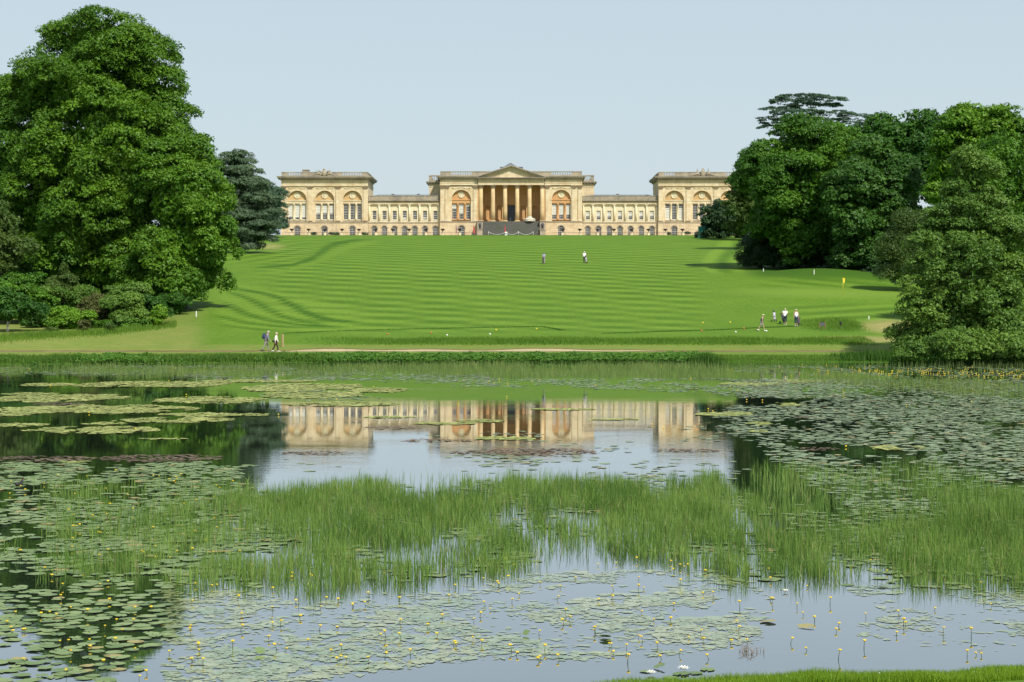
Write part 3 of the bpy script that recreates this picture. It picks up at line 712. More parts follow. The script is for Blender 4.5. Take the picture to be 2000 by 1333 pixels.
# --- centre
def centre():
    xa, xb = hx(859.6), hx(1137); pl, pr = hx(934), hx(1063); dep = 22
    # recessed flanks
    for a, b, sl, sr in ((836, 859.4, True, False), (1137.2, 1162, False, True)):
        x0, x1 = hx(a), hx(b)
        body(x0, x1, 6, 26, -.6, hz(358)); cornice(x0, x1, 6, 26, hz(358), hz(352.5), .9, sl, sr)
        e = MB().box(x0 - .05, x1 + .05, 5.9, 26.05, hz(363.5), hz(358.0) - .002); HB(e, 'entablature', 'stone')
        balustrade(x0, x1, 6.1, 25, hz(352.5), hz(340), [(x0 + 1.0, x1 - .6)] if a < 900 else [(x0 + .6, x1 - 1.0)])
    for side in (0, 1):
        x0, x1 = (xa, hx(932.5)) if side == 0 else (hx(1064.5), xb)
        c = 901 if side == 0 else 1096.4
        body(x0 + .01, x1 - .01, 1.2, dep, -.6, hz(350)); HB(MB().box(x0, x0 + .3, .752, 1.2, -.6, hz(363.8)), 'wall', 'stone'); HB(MB().box(x1 - .3, x1, .752, 1.2, -.6, hz(363.8)), 'wall', 'stone')
        lights = [(hx(c + d), 8.6 * K) for d in (-13.8, 0, 13.8)]
        bl = [(0, .3), (0, .62), (0, .15)] if side == 0 else [(.05, .72)] * 3
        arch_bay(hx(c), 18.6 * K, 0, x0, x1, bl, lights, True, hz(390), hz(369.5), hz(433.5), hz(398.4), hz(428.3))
        festoon(hx(c), 17 * K, hz(367.0), -.06)
        ps = [864, 873.5, 928.5] if side == 0 else [1069.5, 1121, 1132.8]
        for p in ps: pilaster(hx(p), 7.8 * K, 0, hz(432.3), hz(370.5), hz(362.3))
        e = MB(); e.box(x0 - .04, x1 + .04, -.34, dep, hz(362.3), hz(358)); e.box(x0 - .1, x1 + .1, -.42, dep + .02, hz(358), hz(356.8)); e.box(x0, x1, -.27, dep - .02, hz(356.8), hz(351))
        HB(e, 'entablature', 'stone')
        cornice(x0, x1, -.3, dep, hz(351), hz(344), 1.05, side == 0, side == 1)
        basement(x0 - .1, x1 + .1, -.18, [hx(901.5 if side == 0 else 1096)], w=1.95, zt=hz(434.0), top=hz(441))
    op = [(hx(881), hx(921)), (hx(1077), hx(1117))]
    balustrade(xa + .05, xb - .05, .3, dep - 1, hz(344), hz(334.7), op)
    HB(MB().box(xa + .6, xb - .6, 1.2, dep - 1, hz(345), hz(342.6)), 'roof', 'slate')
    HB(MB().box(hx(921), hx(1077), 1.0, 1.6, hz(344), hz(336)), 'attic_wall', 'stone')
    # saloon roof behind the pediment
    r = MB(); r.frust(hx(999), 12, hz(342), hzd(328, 8), 22 * K, 4, 21 * K, 3.6); HB(r, 'attic_wall', 'weather')
    r = MB(); r.frust(hx(999), 12, hzd(328, 8) + .002, hzd(326.3, 8), 22.5 * K, 4.2, 22.5 * K, 4.2); r.frust(hx(997), 12, hzd(326.3, 8) + .002, hzd(318.6, 12), 14 * K, 3.4, 1.0 * K, .2); HB(r, 'roof', 'slate')
    # portico recess
    rx0, rx1 = hx(935), hx(1062); yb = 4.2
    m = MB()
    d0, d1 = hx(991), hx(1007.2); dz = hz(400)
    nich = [(hx(952.5), 1.15), (hx(975), 1.15), (hx(1022.5), 1.15), (hx(1045), 1.15)]
    ops = [(c - w / 2 - .25, c + w / 2 + .25, hz(428), hz(400.5), True) for c, w in nich] + [(d0, d1, hz(433), dz, False)]
    m.wall(rx0, rx1, hz(433), hz(362.3), yb, yb + .6, ops)
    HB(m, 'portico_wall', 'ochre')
    n = MB(); 
    for c, w in nich: n.box(c - w / 2 - .3, c + w / 2 + .3, yb + .6, yb + .8, hz(430), hz(399))
    n.box(d0 - .1, d0 - .001, yb + .6, yb + 2.5, hz(433), dz); n.box(d1 + .001, d1 + .1, yb + .6, yb + 2.5, hz(433), dz); HB(n, 'niche_wall', 'ochre')
    t = MB(); t.box(rx0, d0 - .5, yb - .15, yb - .001, hz(396), hz(394.6)); t.box(d1 + .5, rx1, yb - .15, yb - .001, hz(396), hz(394.6)); t.box(rx0, rx1, yb - .12, yb - .001, hz(380), hz(379))
    t.box(d0 - .35, d0, yb - .12, yb + .3, hz(433), dz + .3); t.box(d1, d1 + .35, yb - .12, yb + .3, hz(433), dz + .3); t.box(d0 - .5, d1 + .5, yb - .3, yb - .002, dz + .302, dz + .8)
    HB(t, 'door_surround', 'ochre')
    # door: tall dark opening with a half-open pale leaf
    dr = MB(); dr.box(d0, d1, yb + 2.2, yb + 2.4, hz(433), dz); do = HB(dr, 'door', 'glass')
    lf = MB(); lf.box(d0 + .05, d0 + .55, yb + .62, yb + .75, hz(432.9), hz(411)); lf.build('door_leaf', M['lead'], do)
    fr = MB(); 
    for X in (d0 + .02, d0 + .85, d1 - .85, d1 - .1): fr.box(X, X + .08, yb + 2.1, yb + 2.19, hz(432.9), dz)
    for q in range(1, 6): fr.box(d0, d1, yb + 2.12, yb + 2.18, hz(433) + q * .85, hz(433) + q * .85 + .06)
    fr.build('door_frame', M['lead'], do)
    w = MB(); w.box(rx0 - .6, rx0 - .001, .01, yb + .6, hz(433), hz(362.3)); w.box(rx1 + .001, rx1 + .6, .01, yb + .6, hz(433), hz(362.3)); HB(w, 'portico_side_wall', 'ochre')
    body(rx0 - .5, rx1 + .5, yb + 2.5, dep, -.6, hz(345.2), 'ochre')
    HB(MB().box(rx0, rx1, -.6, yb + 2.5, hz(434.6), hz(433.02)), 'portico_floor', 'steps')
    HB(MB().box(rx0, rx1, -.6, yb + 2.5, -.6, hz(434.62)), 'podium', 'basement')
    # columns
    for p in (939.2, 962.8, 986.5, 1010.2, 1034.2, 1058.8):
        X = hx(p); c = MB(); r0 = .66
        c.lathe(X, .1, [(r0, hz(431.2)), (r0, hz(412)), (r0 * .95, hz(392)), (r0 * .86, hz(369))], 20)
        co = HB(c, 'column', 'column')
        b = MB(); b.box(X - .92, X + .92, -.82, 1.02, hz(433) , hz(432.1)); b.lathe(X, .1, [(.88, hz(432.1)), (.9, hz(431.8)), (.75, hz(431.5)), (.8, hz(431.3)), (.68, hz(430.9))], 16); b.build('base', M['column'], co)
        capital(X, .1, hz(369.2), hz(361.8), .60, True, co)
    # entablature, pediment
    e = MB(); e.box(pl, pr, -.55, yb + .59, hz(361.8), hz(357.5)); e.box(pl - .06, pr + .06, -.62, yb + .58, hz(357.5), hz(356.6)); e.box(pl, pr, -.5, yb + .57, hz(356.6), hz(350.6)); HB(e, 'entablature', 'stone')
    c0, c1 = hx(931), hx(1066); cxm = (c0 + c1) / 2; zb = hz(350.6); zt = hz(347.4); za = hz(323.2)
    c = MB(); c.box(c0 + .4, c1 - .4, -1.0, 1, zb, zb + .2); c.box(c0, c1, -1.6, 1.02, zb + .36, zt)
    nn = int((c1 - c0) / .62)
    for i in range(nn + 1):
        x = c0 + .3 + (c1 - c0 - .6) * i / nn; c.box(x - .14, x + .14, -1.5, -1.0, zb + .1, zb + .358)
    HB(c, 'cornice', 'weather')
    t = MB(); t.add([(c0 + 1, -.45, zt), (c1 - 1, -.45, zt), (cxm, -.45, za - .6)], [(0, 1, 2)]); HB(t, 'pediment', 'stone')
    rk = MB()
    for s in (-1, 1):
        X0 = c0 if s < 0 else c1
        L = Vector((cxm - X0, 0, za - zt)); 
        for (ya, yb_, o0, o1) in ((-1.6, 1, -.32, 0), (-1.1, .98, -.62, -.321)):
            P = [(X0, ya, zt + o0 + .32), (X0, ya, zt + o1 + .32), (cxm, ya, za + o1), (cxm, ya, za + o0)]
            if o0 < -.5: P[0] = (X0 - s * 1.5, ya, zt + .001); P[1] = (X0 - s * .3, ya, zt + .001)
            if o0 > -.5: P[0] = (X0 , ya, zt + .001)
            Q = [(p[0], yb_, p[2]) for p in P]
            rk.add(P + Q, [(0, 1, 2, 3), (4, 7, 6, 5), (0, 4, 5, 1), (1, 5, 6, 2), (3, 2, 6, 7), (0, 3, 7, 4)])
        for i in range(1, 17):
            t_ = i / 17; x = X0 + (cxm - X0) * t_; z = zt + (za - zt) * t_ - .48; rk.box(x - .13, x + .13, -1.5, -1.1, z - .1, z + .14)
    HB(rk, 'raking_cornice', 'weather')
    # roof over the pediment running back
    g = MB(); g.add([(c0 + .5, 1, zt), (cxm, 1, za - .1), (c1 - .5, 1, zt), (c0 + .5, 9, zt), (cxm, 9, za - .1), (c1 - .5, 9, zt)], [(0, 3, 4, 1), (1, 4, 5, 2), (3, 5, 4)]); HB(g, 'roof', 'slate')
    # steps
    sx0, sx1 = hx(943.3), hx(1053.8); n = 24; rise = (hz(433.02) + .45) / n; run = .34
    s = MB()
    for i in range(n):
        zt_ = hz(433.02) - i * rise - .004; yy = -.62 - i * run
        s.add([(sx0, yy - run, zt_ - rise * .0), (sx1, yy - run, zt_), (sx1, yy, zt_), (sx0, yy, zt_), (sx0, yy - run, zt_ - rise), (sx1, yy - run, zt_ - rise)], [(0, 1, 2, 3), (4, 5, 1, 0)])
    HB(s, 'steps', 'steps', kind='stuff')
    for s_ in (-1, 1):
        a, b = (hx(932.5), hx(943.3)) if s_ < 0 else (hx(1053.8), hx(1064.6))
        q = MB(); q.box(a, b, -4.6, -.62, -.6, hz(434)); q.box(a - .12, b + .12, -4.8, -.45, hz(434), hz(432.6))
        q.box(a, b, -9.0, -4.62, -.8, hz(452.5)); q.box(a - .1, b + .1, -9.1, -4.55 - .08, hz(452.5), hz(451.6)); HB(q, 'step_plinth', 'weather')
centre()

# ------------------------------------------------------------------ things around the house
def HW(px, py, dy): # point in front of the house, dy metres before its front plane
    D = 573 - dy; return ((px - 1000) * D / F, D, CAMH - (py - HOR) * D / F)
def ground_at(x, y): return float(height(x, y))
# urns on pedestals
def make_urn():
    root = empty('garden_urn', (0, 0, 0))
    p = MB(); p.box(-.42, .42, -.42, .42, -.4, .12); p.box(-.34, .34, -.34, .34, .12, .82); p.box(-.42, .42, -.42, .42, .82, .95); p.build('pedestal', M['render'], root)
    u = MB(); u.lathe(0, 0, [(.22, .95), (.22, 1.0), (.09, 1.06), (.08, 1.38), (.22, 1.5), (.52, 1.72), (.66, 1.95), (.70, 2.0), (.60, 2.02)], 16); u.build('bowl', M['iron'], root)
    g = MB()
    for i in range(22):
        a = random.uniform(0, 2 * PI); r = random.uniform(0, .5); g.ball((r * math.cos(a), r * math.sin(a), 2.02 + random.uniform(0, .06)), random.uniform(.05, .09), 5, 3)
    g.build('planting', LM['yew'], root)
    return root
def copy_tree(o, parent=None):
    c = o.copy(); C.objects.link(c); c.parent = parent
    for ch in o.children: copy_tree(ch, c)
    return c
urn0 = make_urn()
urn_px = [570, 602.7, 634.5, 668, 701, 734, 767, 799, 832, 864.6, 897.4, 1099, 1132.3, 1167.2, 1199, 1233, 1266.5, 1299.6, 1333]
names = ['just right of the dark pine at the left end', 'between the first and second basement arches of the left pavilion', 'before the middle basement arch of the left pavilion',
 'left of the third basement arch of the left pavilion', 'at the right end of the left pavilion', 'before the first arch of the left link', 'before the third arch of the left link', 'before the middle of the left link',
 'before the sixth arch of the left link', 'below the paired pilasters left of the portico', 'in front of the arched doorway left of the steps', 'in front of the arched window right of the steps', 'below the paired pilasters right of the portico',
 'before the second arch of the right link', 'before the third arch of the right link', 'before the fifth arch of the right link', 'before the last two arches of the right link', 'left of the first basement arch of the right pavilion', 'right of the first basement arch of the right pavilion']
for i, (p, nm) in enumerate(zip(urn_px, names)):
    o = urn0 if i == 0 else copy_tree(urn0)
    D = 566.5; x = (p - 1000) * D / F; o.location = (x, D, ground_at(x, D)); o.rotation_euler = (0, 0, i)
    props(o, 'dark stone urn ' + nm, 'urn', 'urns along the terrace')
def railing(p0, p1, lab):
    D = 567.8; x0, x1 = (p0 - 1000) * D / F, (p1 - 1000) * D / F; z = ground_at(0, D)
    r = empty('iron_railing', ((x0 + x1) / 2, D, z), label=lab, cat='railing'); h = (x1 - x0) / 2
    MB().box(-h, h, -.03, .03, 1.0, 1.07).build('top_rail', M['iron'], r); MB().box(-h, h, -.02, .02, .12, .16).build('bottom_rail', M['iron'], r)
    m = MB(); n = int(2 * h / .35)
    for i in range(n + 1):
        x = -h + 2 * h * i / n; w = .03 if i % 6 == 0 else .010; m.box(x - w, x + w, -w, w, -.3, 1.0)
    m.build('bars', M['iron'], r, kind='stuff')
railing(552, 928, 'thin dark iron railing along the terrace left of the steps')
railing(1078, 1364, 'thin dark iron railing along the terrace right of the steps')
# rope barrier
rb = empty('rope_barrier', HW(1000, 460, 19), label='white rope slung between short white posts at the foot of the dark steps', cat='rope barrier')
D = 554.0; gz = ground_at(0, D); rb.location = (0, D, gz)
PX = [954, 988, 1012.6, 1041.6]
for p in PX: MB().tube([((p - 1000) * D / F, 0, -.1), ((p - 1000) * D / F, 0, 1.1)], .045, 8).build('post', M['whitepost'], rb)
for a, b in zip(PX[:-1], PX[1:]):
    m = MB(); tube_swag(m, (a - 1000) * D / F, (b - 1000) * D / F, 1.05, .85, 0, .04, 12); m.build('rope', M['whitepost'], rb)
def banner(p, top, D, w, mat, lab):
    x = (p - 1000) * D / F; z = ground_at(x, D); h = CAMH - (top - HOR) * D / F - z
    r = empty('feather_banner', (x, D, z), label=lab, cat='banner')
    MB().tube([(0, 0, 0), (0, 0, h)], .03, 6).build('pole', M['iron'], r)
    n = 8; vs = []; 
    for i in range(n + 1):
        t = i / n; zz = .7 + (h - .7) * t; ww = w * (1 - .75 * t ** 3); vs += [(.03, -.02, zz), (.03 + ww, -.02 + .03 * math.sin(3 * t), zz), (.03 + ww, .02 + .03 * math.sin(3 * t), zz), (.03, .02, zz)]
    fs = []
    for i in range(n):
        for k in range(4): fs.append((i * 4 + k, i * 4 + (k + 1) % 4, (i + 1) * 4 + (k + 1) % 4, (i + 1) * 4 + k))
    fs += [(0, 3, 2, 1), (n * 4, n * 4 + 1, n * 4 + 2, n * 4 + 3)]
    MB().add(vs, fs).build('flag_cloth', M[mat], r)
banner(985.6, 440, 556, .26, 'red', 'tall thin red banner in front of the dark steps')
banner(924.6, 441, 562, .36, 'red', 'red banner beside the left plinth of the steps')
banner(890.5, 440, 563, .22, 'purple', 'narrow maroon banner left of the arched basement doorway')
s = empty('notice_board', (HW(988.6, 460, 20)[0], 553, ground_at(0, 553)), label='small white two panel notice board at the foot of the steps', cat='sign')
MB().box(-.38, .38, -.05, 0, .55, 1.0).build('panel', M['whitepost'], s); MB().box(-.38, .38, -.05, 0, 0, .3).build('panel', M['whitepost'], s); MB().box(-.3, -.24, .001, .05, 0, 1).box(.24, .3, .001, .05, 0, 1).build('frame', M['iron'], s)
tx, ty, tz = HW(1034.5, 433, 0); ty = 572.2
t = empty('sheeted_cover', (tx, ty, Z0 + hz(433)), label='off white protective cover round the foot of the fifth portico column', cat='cover')
m = MB(); m.lathe(0, 0, [(1.65, .0), (1.75, .7), (1.1, 1.0), (.72, 1.08), (.70, 1.5)], 8, False); m.build('cover_sheet', M['sheet'], t)
MB().box(-.6, .6, -1.95, -1.78, .05, .5).build('cover_flap', M['render'], t)
# lions on the plinths
def skin_obj(name, V, E, Rd, mat, parent, loc=(0, 0, 0), root=0, sub=1):
    me = bpy.data.meshes.new(name); me.from_pydata(V, E, []); me.update()
    o = bpy.data.objects.new(name, me); C.objects.link(o); o.location = loc
    if parent is not None: o.parent = parent
    sk = o.modifiers.new('skin', 'SKIN'); sk.use_smooth_shade = True
    sv_ = me.skin_vertices[0].data
    for i, r in enumerate(Rd): sv_[i].radius = (r, r) if not isinstance(r, tuple) else r; sv_[i].use_root = (i == root)
    su = o.modifiers.new('sub', 'SUBSURF'); su.levels = sub; su.render_levels = sub
    me.materials.append(mat)
    return o
def lion(px, D, z, flip, lab):
    x = (px - 1000) * D / F
    r = empty('lion_statue', (x, D, z), rz=0, label=lab, cat='statue')
    V = [(0, 1.0, 1.15), (0, .3, 1.2), (0, -.5, 1.25), (0, -.9, 1.5), (0, -1.15, 1.75), (0, -1.45, 1.62),
         (.22, -.6, .9), (.24, -.65, .45), (.24, -.75, .08), (-.22, -.6, .9), (-.24, -.62, .45), (-.24, -.6, .08),
         (.22, 1.05, .85), (.24, 1.2, .45), (.24, 1.05, .08), (-.22, 1.05, .85), (-.24, 1.15, .45), (-.24, .95, .08), (0, 1.35, 1.0), (0, 1.55, .5)]
    E = [(0, 1), (1, 2), (2, 3), (3, 4), (4, 5), (2, 6), (6, 7), (7, 8), (2, 9), (9, 10), (10, 11), (0, 12), (12, 13), (13, 14), (0, 15), (15, 16), (16, 17), (0, 18), (18, 19)]
    Rd = [.32, .33, .38, .42, .30, .17, .17, .12, .13, .17, .12, .13, .2, .12, .13, .2, .12, .13, .06, .06]
    skin_obj('lion_body', V, E, Rd, M['lead'], r, root=1)
    m = MB()
    for i in range(14):
        a = 2 * PI * i / 14; m.ball((.38 * math.cos(a), -.95, 1.62 + .4 * math.sin(a)), .16, 6, 4)
    m.build('mane', M['lead'], r)
    MB().box(-.5, .5, -1.2, 1.5, -.02, .1).build('plinth_slab', M['weather'], r)
lion(937.5, 566.4, Z0 + hz(451.6), 1, 'dark lead lion on the low plinth left of the steps')
lion(1059.5, 566.4, Z0 + hz(451.6), -1, 'dark lead lion on the low plinth right of the steps')

# ------------------------------------------------------------------ foliage engine
def leaves(P, Nn, size, asp=.62, rg=rng):
    n = len(P); Nn = Nn / (np.linalg.norm(Nn, axis=1, keepdims=True) + 1e-9)
    a = rg.normal(size=(n, 3)); t = np.cross(Nn, a); t /= (np.linalg.norm(t, axis=1, keepdims=True) + 1e-9); b = np.cross(Nn, t)
    s = size[:, None] * 1.34; t = t * s * .5; b = b * s * .5 * asp
    return np.stack([P - t * .75 - b, P - t * .55 + b, P + t], 1)
def sphere(n, rg): v = rg.normal(size=(n, 3)); return v / np.linalg.norm(v, axis=1, keepdims=True)
def foliage(lobes, ncl, cr, nl, leaf, seed, flat=.62, needle=False, inner=.22, floor=None, droop=0.0, br=2.3, yb=.35):
    """lobes (world ellipsoids) carry boughs, boughs carry clumps, clumps carry leaves"""
    rg = np.random.default_rng(seed); L = np.array(lobes, float)
    area = (L[:, 3] * L[:, 5] + L[:, 4] * L[:, 5] + L[:, 3] * L[:, 4]); w = area / area.sum()
    def on_lobes(want, lo, hi):
        cs = []; ds = []
        for _ in range(30):
            k = rg.choice(len(L), size=want * 2 + 8, p=w); d = sphere(len(k), rg)
            keep = (d[:, 2] > -.62) & ~((d[:, 1] > yb) & (rg.random(len(k)) < .65)); k = k[keep]; d = d[keep]
            c = L[k, :3] + L[k, 3:] * d * rg.uniform(lo, hi, (len(k), 1)); ins = np.zeros(len(k), bool)
            for j in range(len(L)):
                q = (c - L[j, :3]) / L[j, 3:]; ins |= ((q ** 2).sum(1) < .62) & (k != j)
            cs.append(c[~ins]); ds.append(d[~ins])
            if sum(map(len, cs)) >= want: break
        return np.concatenate(cs)[:want], np.concatenate(ds)[:want]
    if br:
        br = min(br, .62 * float(np.median(L[:, [3, 5]].min(1))))
        nb = max(5, int(area.sum() * 4.2 * .52 / (PI * br * br) * 1.0)); bc, bd = on_lobes(nb, .66, .95); nb = len(bc); bR = br * rg.uniform(.55, 1.35, nb)
        kb = rg.choice(nb, size=ncl, p=bR ** 2 / (bR ** 2).sum()); d = sphere(ncl, rg); pref = bd[kb] * .7 + np.array([0, 0, .6]); bad = (d * pref).sum(1) < -.15; d[bad] = -d[bad]
        off = d * bR[kb][:, None] * rg.uniform(.75, 1.05, (ncl, 1)); off[:, 2] *= .72; c = bc[kb] + off; n = ncl
        bt = rg.uniform(0, 1, nb)[kb]
    else:
        c, d = on_lobes(ncl, .80, 1.10); n = len(c); bt = rg.uniform(0, 1, n)
    r = cr * rg.uniform(.55, 1.45, n); tintc = rg.uniform(0, 1, n)
    low = vnoise(c[:, 0] * .22 + seed, c[:, 2] * .22 + c[:, 1] * .1, seed)
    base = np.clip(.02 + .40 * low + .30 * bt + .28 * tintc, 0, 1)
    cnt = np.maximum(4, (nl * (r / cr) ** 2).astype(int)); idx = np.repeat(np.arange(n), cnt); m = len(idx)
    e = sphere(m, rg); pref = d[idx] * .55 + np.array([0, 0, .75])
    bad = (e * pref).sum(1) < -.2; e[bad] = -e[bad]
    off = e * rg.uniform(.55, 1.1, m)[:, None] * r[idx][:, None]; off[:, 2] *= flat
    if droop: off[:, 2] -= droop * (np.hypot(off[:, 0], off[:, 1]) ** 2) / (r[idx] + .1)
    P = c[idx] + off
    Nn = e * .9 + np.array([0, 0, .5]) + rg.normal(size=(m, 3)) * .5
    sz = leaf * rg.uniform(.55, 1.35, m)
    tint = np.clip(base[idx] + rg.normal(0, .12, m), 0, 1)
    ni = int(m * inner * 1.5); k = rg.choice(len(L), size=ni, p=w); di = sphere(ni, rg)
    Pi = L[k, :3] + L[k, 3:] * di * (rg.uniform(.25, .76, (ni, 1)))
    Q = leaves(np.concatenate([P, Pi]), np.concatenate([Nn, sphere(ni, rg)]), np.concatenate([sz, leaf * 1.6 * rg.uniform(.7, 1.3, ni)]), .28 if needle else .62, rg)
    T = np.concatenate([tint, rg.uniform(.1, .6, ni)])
    if floor is not None:
        ok = Q[:, :, 2].min(1) > floor; Q = Q[ok]; T = T[ok]
    return Q, np.repeat(T, 3)
def plobes(spec, D):
    out = []
    for s_ in spec:
        p, q, rx, ry = s_[:4]; dy = s_[4] if len(s_) > 4 else 0; DD = D + dy; k = DD / F
        r = (rx + ry) / 2 * k * (.95 if min(rx, ry) > .4 * max(rx, ry) else .9)
        if ry < .4 * rx: r = rx * k * .8
        out.append(((p - 1000) * k, DD, CAMH - (q - HOR) * k, rx * k, r, ry * k))
    return out
TREES = []
def tree(name, label, cat, D, spec, mat, ncl, cr, nl, leaf, seed, group=None, trunk_px=None, tr=.55, flat=.62, needle=False, inner=.22, droop=0., base=None, bark='bark', limbs=5, shrub=False, br=2.3):
    lob = plobes(spec, D)
    if trunk_px is None: trunk_px = sum(s_[0] for s_ in spec) / len(spec)
    x = (trunk_px - 1000) * D / F; gz = ground_at(x, D) if base is None else base
    if not needle: ncl, cr, nl = int(ncl * (2.6 if shrub else 2.0)), cr * .66, int(nl * (.44 if shrub else .33))
    Q, T = foliage(lob, ncl, cr, nl, leaf, seed, flat, needle, inner, gz + .05, droop, None if needle else (.8 if shrub else br))
    o = empty(name, (x, D, gz), label=label, cat=cat, group=group)
    Q = Q - np.array([x, D, gz])
    link('foliage' if shrub else 'crown', fast_mesh('crown', Q.reshape(-1, 3), 3, {'tint': T}), LM[mat], o)
    top = max(l[2] + l[5] * .5 for l in lob) - gz
    t = MB(); rr = random.Random(seed); n = 7; pts = []; rad = []
    for i in range(n):
        f = i / (n - 1); pts.append((rr.uniform(-.3, .3) * f * 2 * tr, rr.uniform(-.3, .3) * f * 2 * tr, -.3 + top * .85 * f)); rad.append(tr * (1.25 if i == 0 else 1) * (1 - .82 * f))
    t.tube(pts, rad, 9); t.build('stem' if shrub else 'trunk', M[bark], o)
    for i, l in enumerate(sorted(lob, key=lambda l: l[2])[:limbs]):
        a = Vector(pts[min(n - 2, 2 + i // 2)]); b = Vector((l[0] - x, l[1] - D, l[2] - gz)); mm = (a + b) / 2 + Vector((0, 0, .12 * (b - a).length))
        MB().tube([a, mm, b], [tr * .34, tr * .22, tr * .10], 7).build('branch' if shrub else 'limb', M[bark], o)
    return o

# left group
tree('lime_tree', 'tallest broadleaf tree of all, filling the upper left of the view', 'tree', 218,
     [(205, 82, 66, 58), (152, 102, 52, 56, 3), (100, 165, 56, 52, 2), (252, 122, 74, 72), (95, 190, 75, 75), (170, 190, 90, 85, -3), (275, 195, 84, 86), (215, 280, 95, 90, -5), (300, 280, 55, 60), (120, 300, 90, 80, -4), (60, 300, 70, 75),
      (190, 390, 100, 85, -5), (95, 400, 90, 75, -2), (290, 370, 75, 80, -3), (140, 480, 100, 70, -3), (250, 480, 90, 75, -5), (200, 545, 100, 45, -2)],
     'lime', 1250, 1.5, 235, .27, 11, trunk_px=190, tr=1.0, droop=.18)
tree('lime_tree', 'broadleaf tree leaning out over the lawn at the right edge of the left wood', 'tree', 211,
     [(362, 300, 45, 48), (330, 330, 55, 55, -2), (385, 365, 48, 58), (345, 400, 66, 66, -4), (400, 430, 45, 58), (345, 480, 75, 65, -4), (405, 500, 48, 50), (385, 545, 55, 34), (315, 545, 70, 45, -4), (345, 575, 55, 18, -3)],
     'lime2', 660, 1.3, 205, .26, 12, trunk_px=352, tr=.7, droop=.2)
tree('lime_tree', 'broadleaf tree cut by the left edge of the picture', 'tree', 224,
     [(30, 190, 62, 58), (-30, 220, 70, 60), (-70, 310, 90, 90), (0, 330, 70, 70, -3), (-20, 430, 90, 70, -3), (-50, 520, 90, 60), (40, 470, 60, 60, 4), (60, 540, 70, 50, 2)], 'oak', 520, 1.55, 170, .32, 13, trunk_px=-30, tr=.8, droop=.15)
tree('hawthorn_tree', 'small olive brown tree at the left picture edge below the big crowns', 'tree', 198,
     [(5, 440, 40, 45), (-20, 490, 55, 50), (20, 500, 35, 35)], 'olive', 130, 1.0, 110, .26, 14, trunk_px=0, tr=.3)
# understory shrubs
def shrub(lab, D, spec, mat, ncl, cr, nl, leaf, seed, **kw):
    return tree('shrub', lab, 'shrub', D, spec, mat, ncl, cr, nl, leaf, seed, tr=.12, limbs=3, shrub=True, inner=.25, **kw)
shrub('upright dark green conifer shaped shrub before the big tree', 196, [(125, 530, 12, 24), (122, 560, 24, 28), (125, 590, 34, 28)], 'olive', 150, .55, 80, .17, 21, droop=.25)
shrub('mid green leafy shrub behind the white stemmed sapling', 192, [(45, 570, 48, 32), (20, 590, 50, 40), (75, 600, 30, 30)], 'oak', 180, .8, 80, .22, 22)
tree('sapling', 'young tree with a pale stem at the far left above the bank', 'tree', 180, [(12, 610, 36, 24), (40, 605, 32, 26), (-10, 600, 30, 30)], 'dark', 150, .65, 90, .2, 23, trunk_px=15, tr=.13, bark='birch', limbs=2)
shrub('dark greyish green shrub left of the bright yellow green one', 187, [(85, 625, 22, 28), (70, 640, 20, 22)], 'chest', 90, .55, 80, .17, 24)
shrub('bright yellow green shrub, lightest of the left thicket', 184, [(118, 628, 19, 20), (142, 632, 22, 18), (165, 628, 12, 14)], 'bright', 140, .5, 60, .19, 25)
shrub('loose light green bushes filling the back of the left thicket', 194, [(90, 590, 40, 26), (160, 592, 40, 24), (215, 590, 40, 24), (270, 585, 34, 22)], 'alder', 300, .75, 80, .19, 34)
shrub('low tangled green bushes along the front of the left thicket', 186, [(205, 640, 30, 11), (262, 638, 34, 12), (75, 648, 20, 9)], 'oak', 130, .5, 70, .16, 35)
shrub('bronze tinted shrub in the middle of the left thicket', 190, [(190, 608, 24, 24), (178, 620, 20, 24), (205, 622, 22, 26)], 'brown', 130, .6, 80, .17, 26)
shrub('grey green shrub right of the bronze one', 187, [(232, 615, 26, 30), (252, 622, 28, 26), (240, 595, 24, 20)], 'alder', 160, .6, 80, .17, 27)
shrub('dark green rounded shrub near the right end of the thicket', 190, [(288, 605, 28, 30), (300, 620, 22, 24), (272, 590, 26, 20)], 'dark', 150, .6, 80, .17, 28)
shrub('small yellow leaved shrub at the right tip of the thicket', 187, [(311, 618, 9, 18), (306, 630, 9, 12)], 'bright', 50, .4, 60, .15, 29)
shrub('dark shrub below the skirt of the leaning tree', 203, [(335, 590, 22, 18), (350, 596, 16, 14), (322, 600, 18, 16)], 'dark', 90, .6, 80, .17, 30)
shrub('clipped round golden shrub, leftmost of three on the long grass', 178, [(98, 650, 10, 11)], 'olive', 45, .28, 60, .11, 31)
shrub('pale upright shrub, middle of three on the long grass', 179, [(163, 640, 8, 14), (161, 652, 8, 9)], 'brown', 45, .28, 60, .11, 32)
shrub('round olive shrub, rightmost of three on the long grass', 179, [(213, 647, 11, 11)], 'olive', 45, .28, 60, .11, 33)
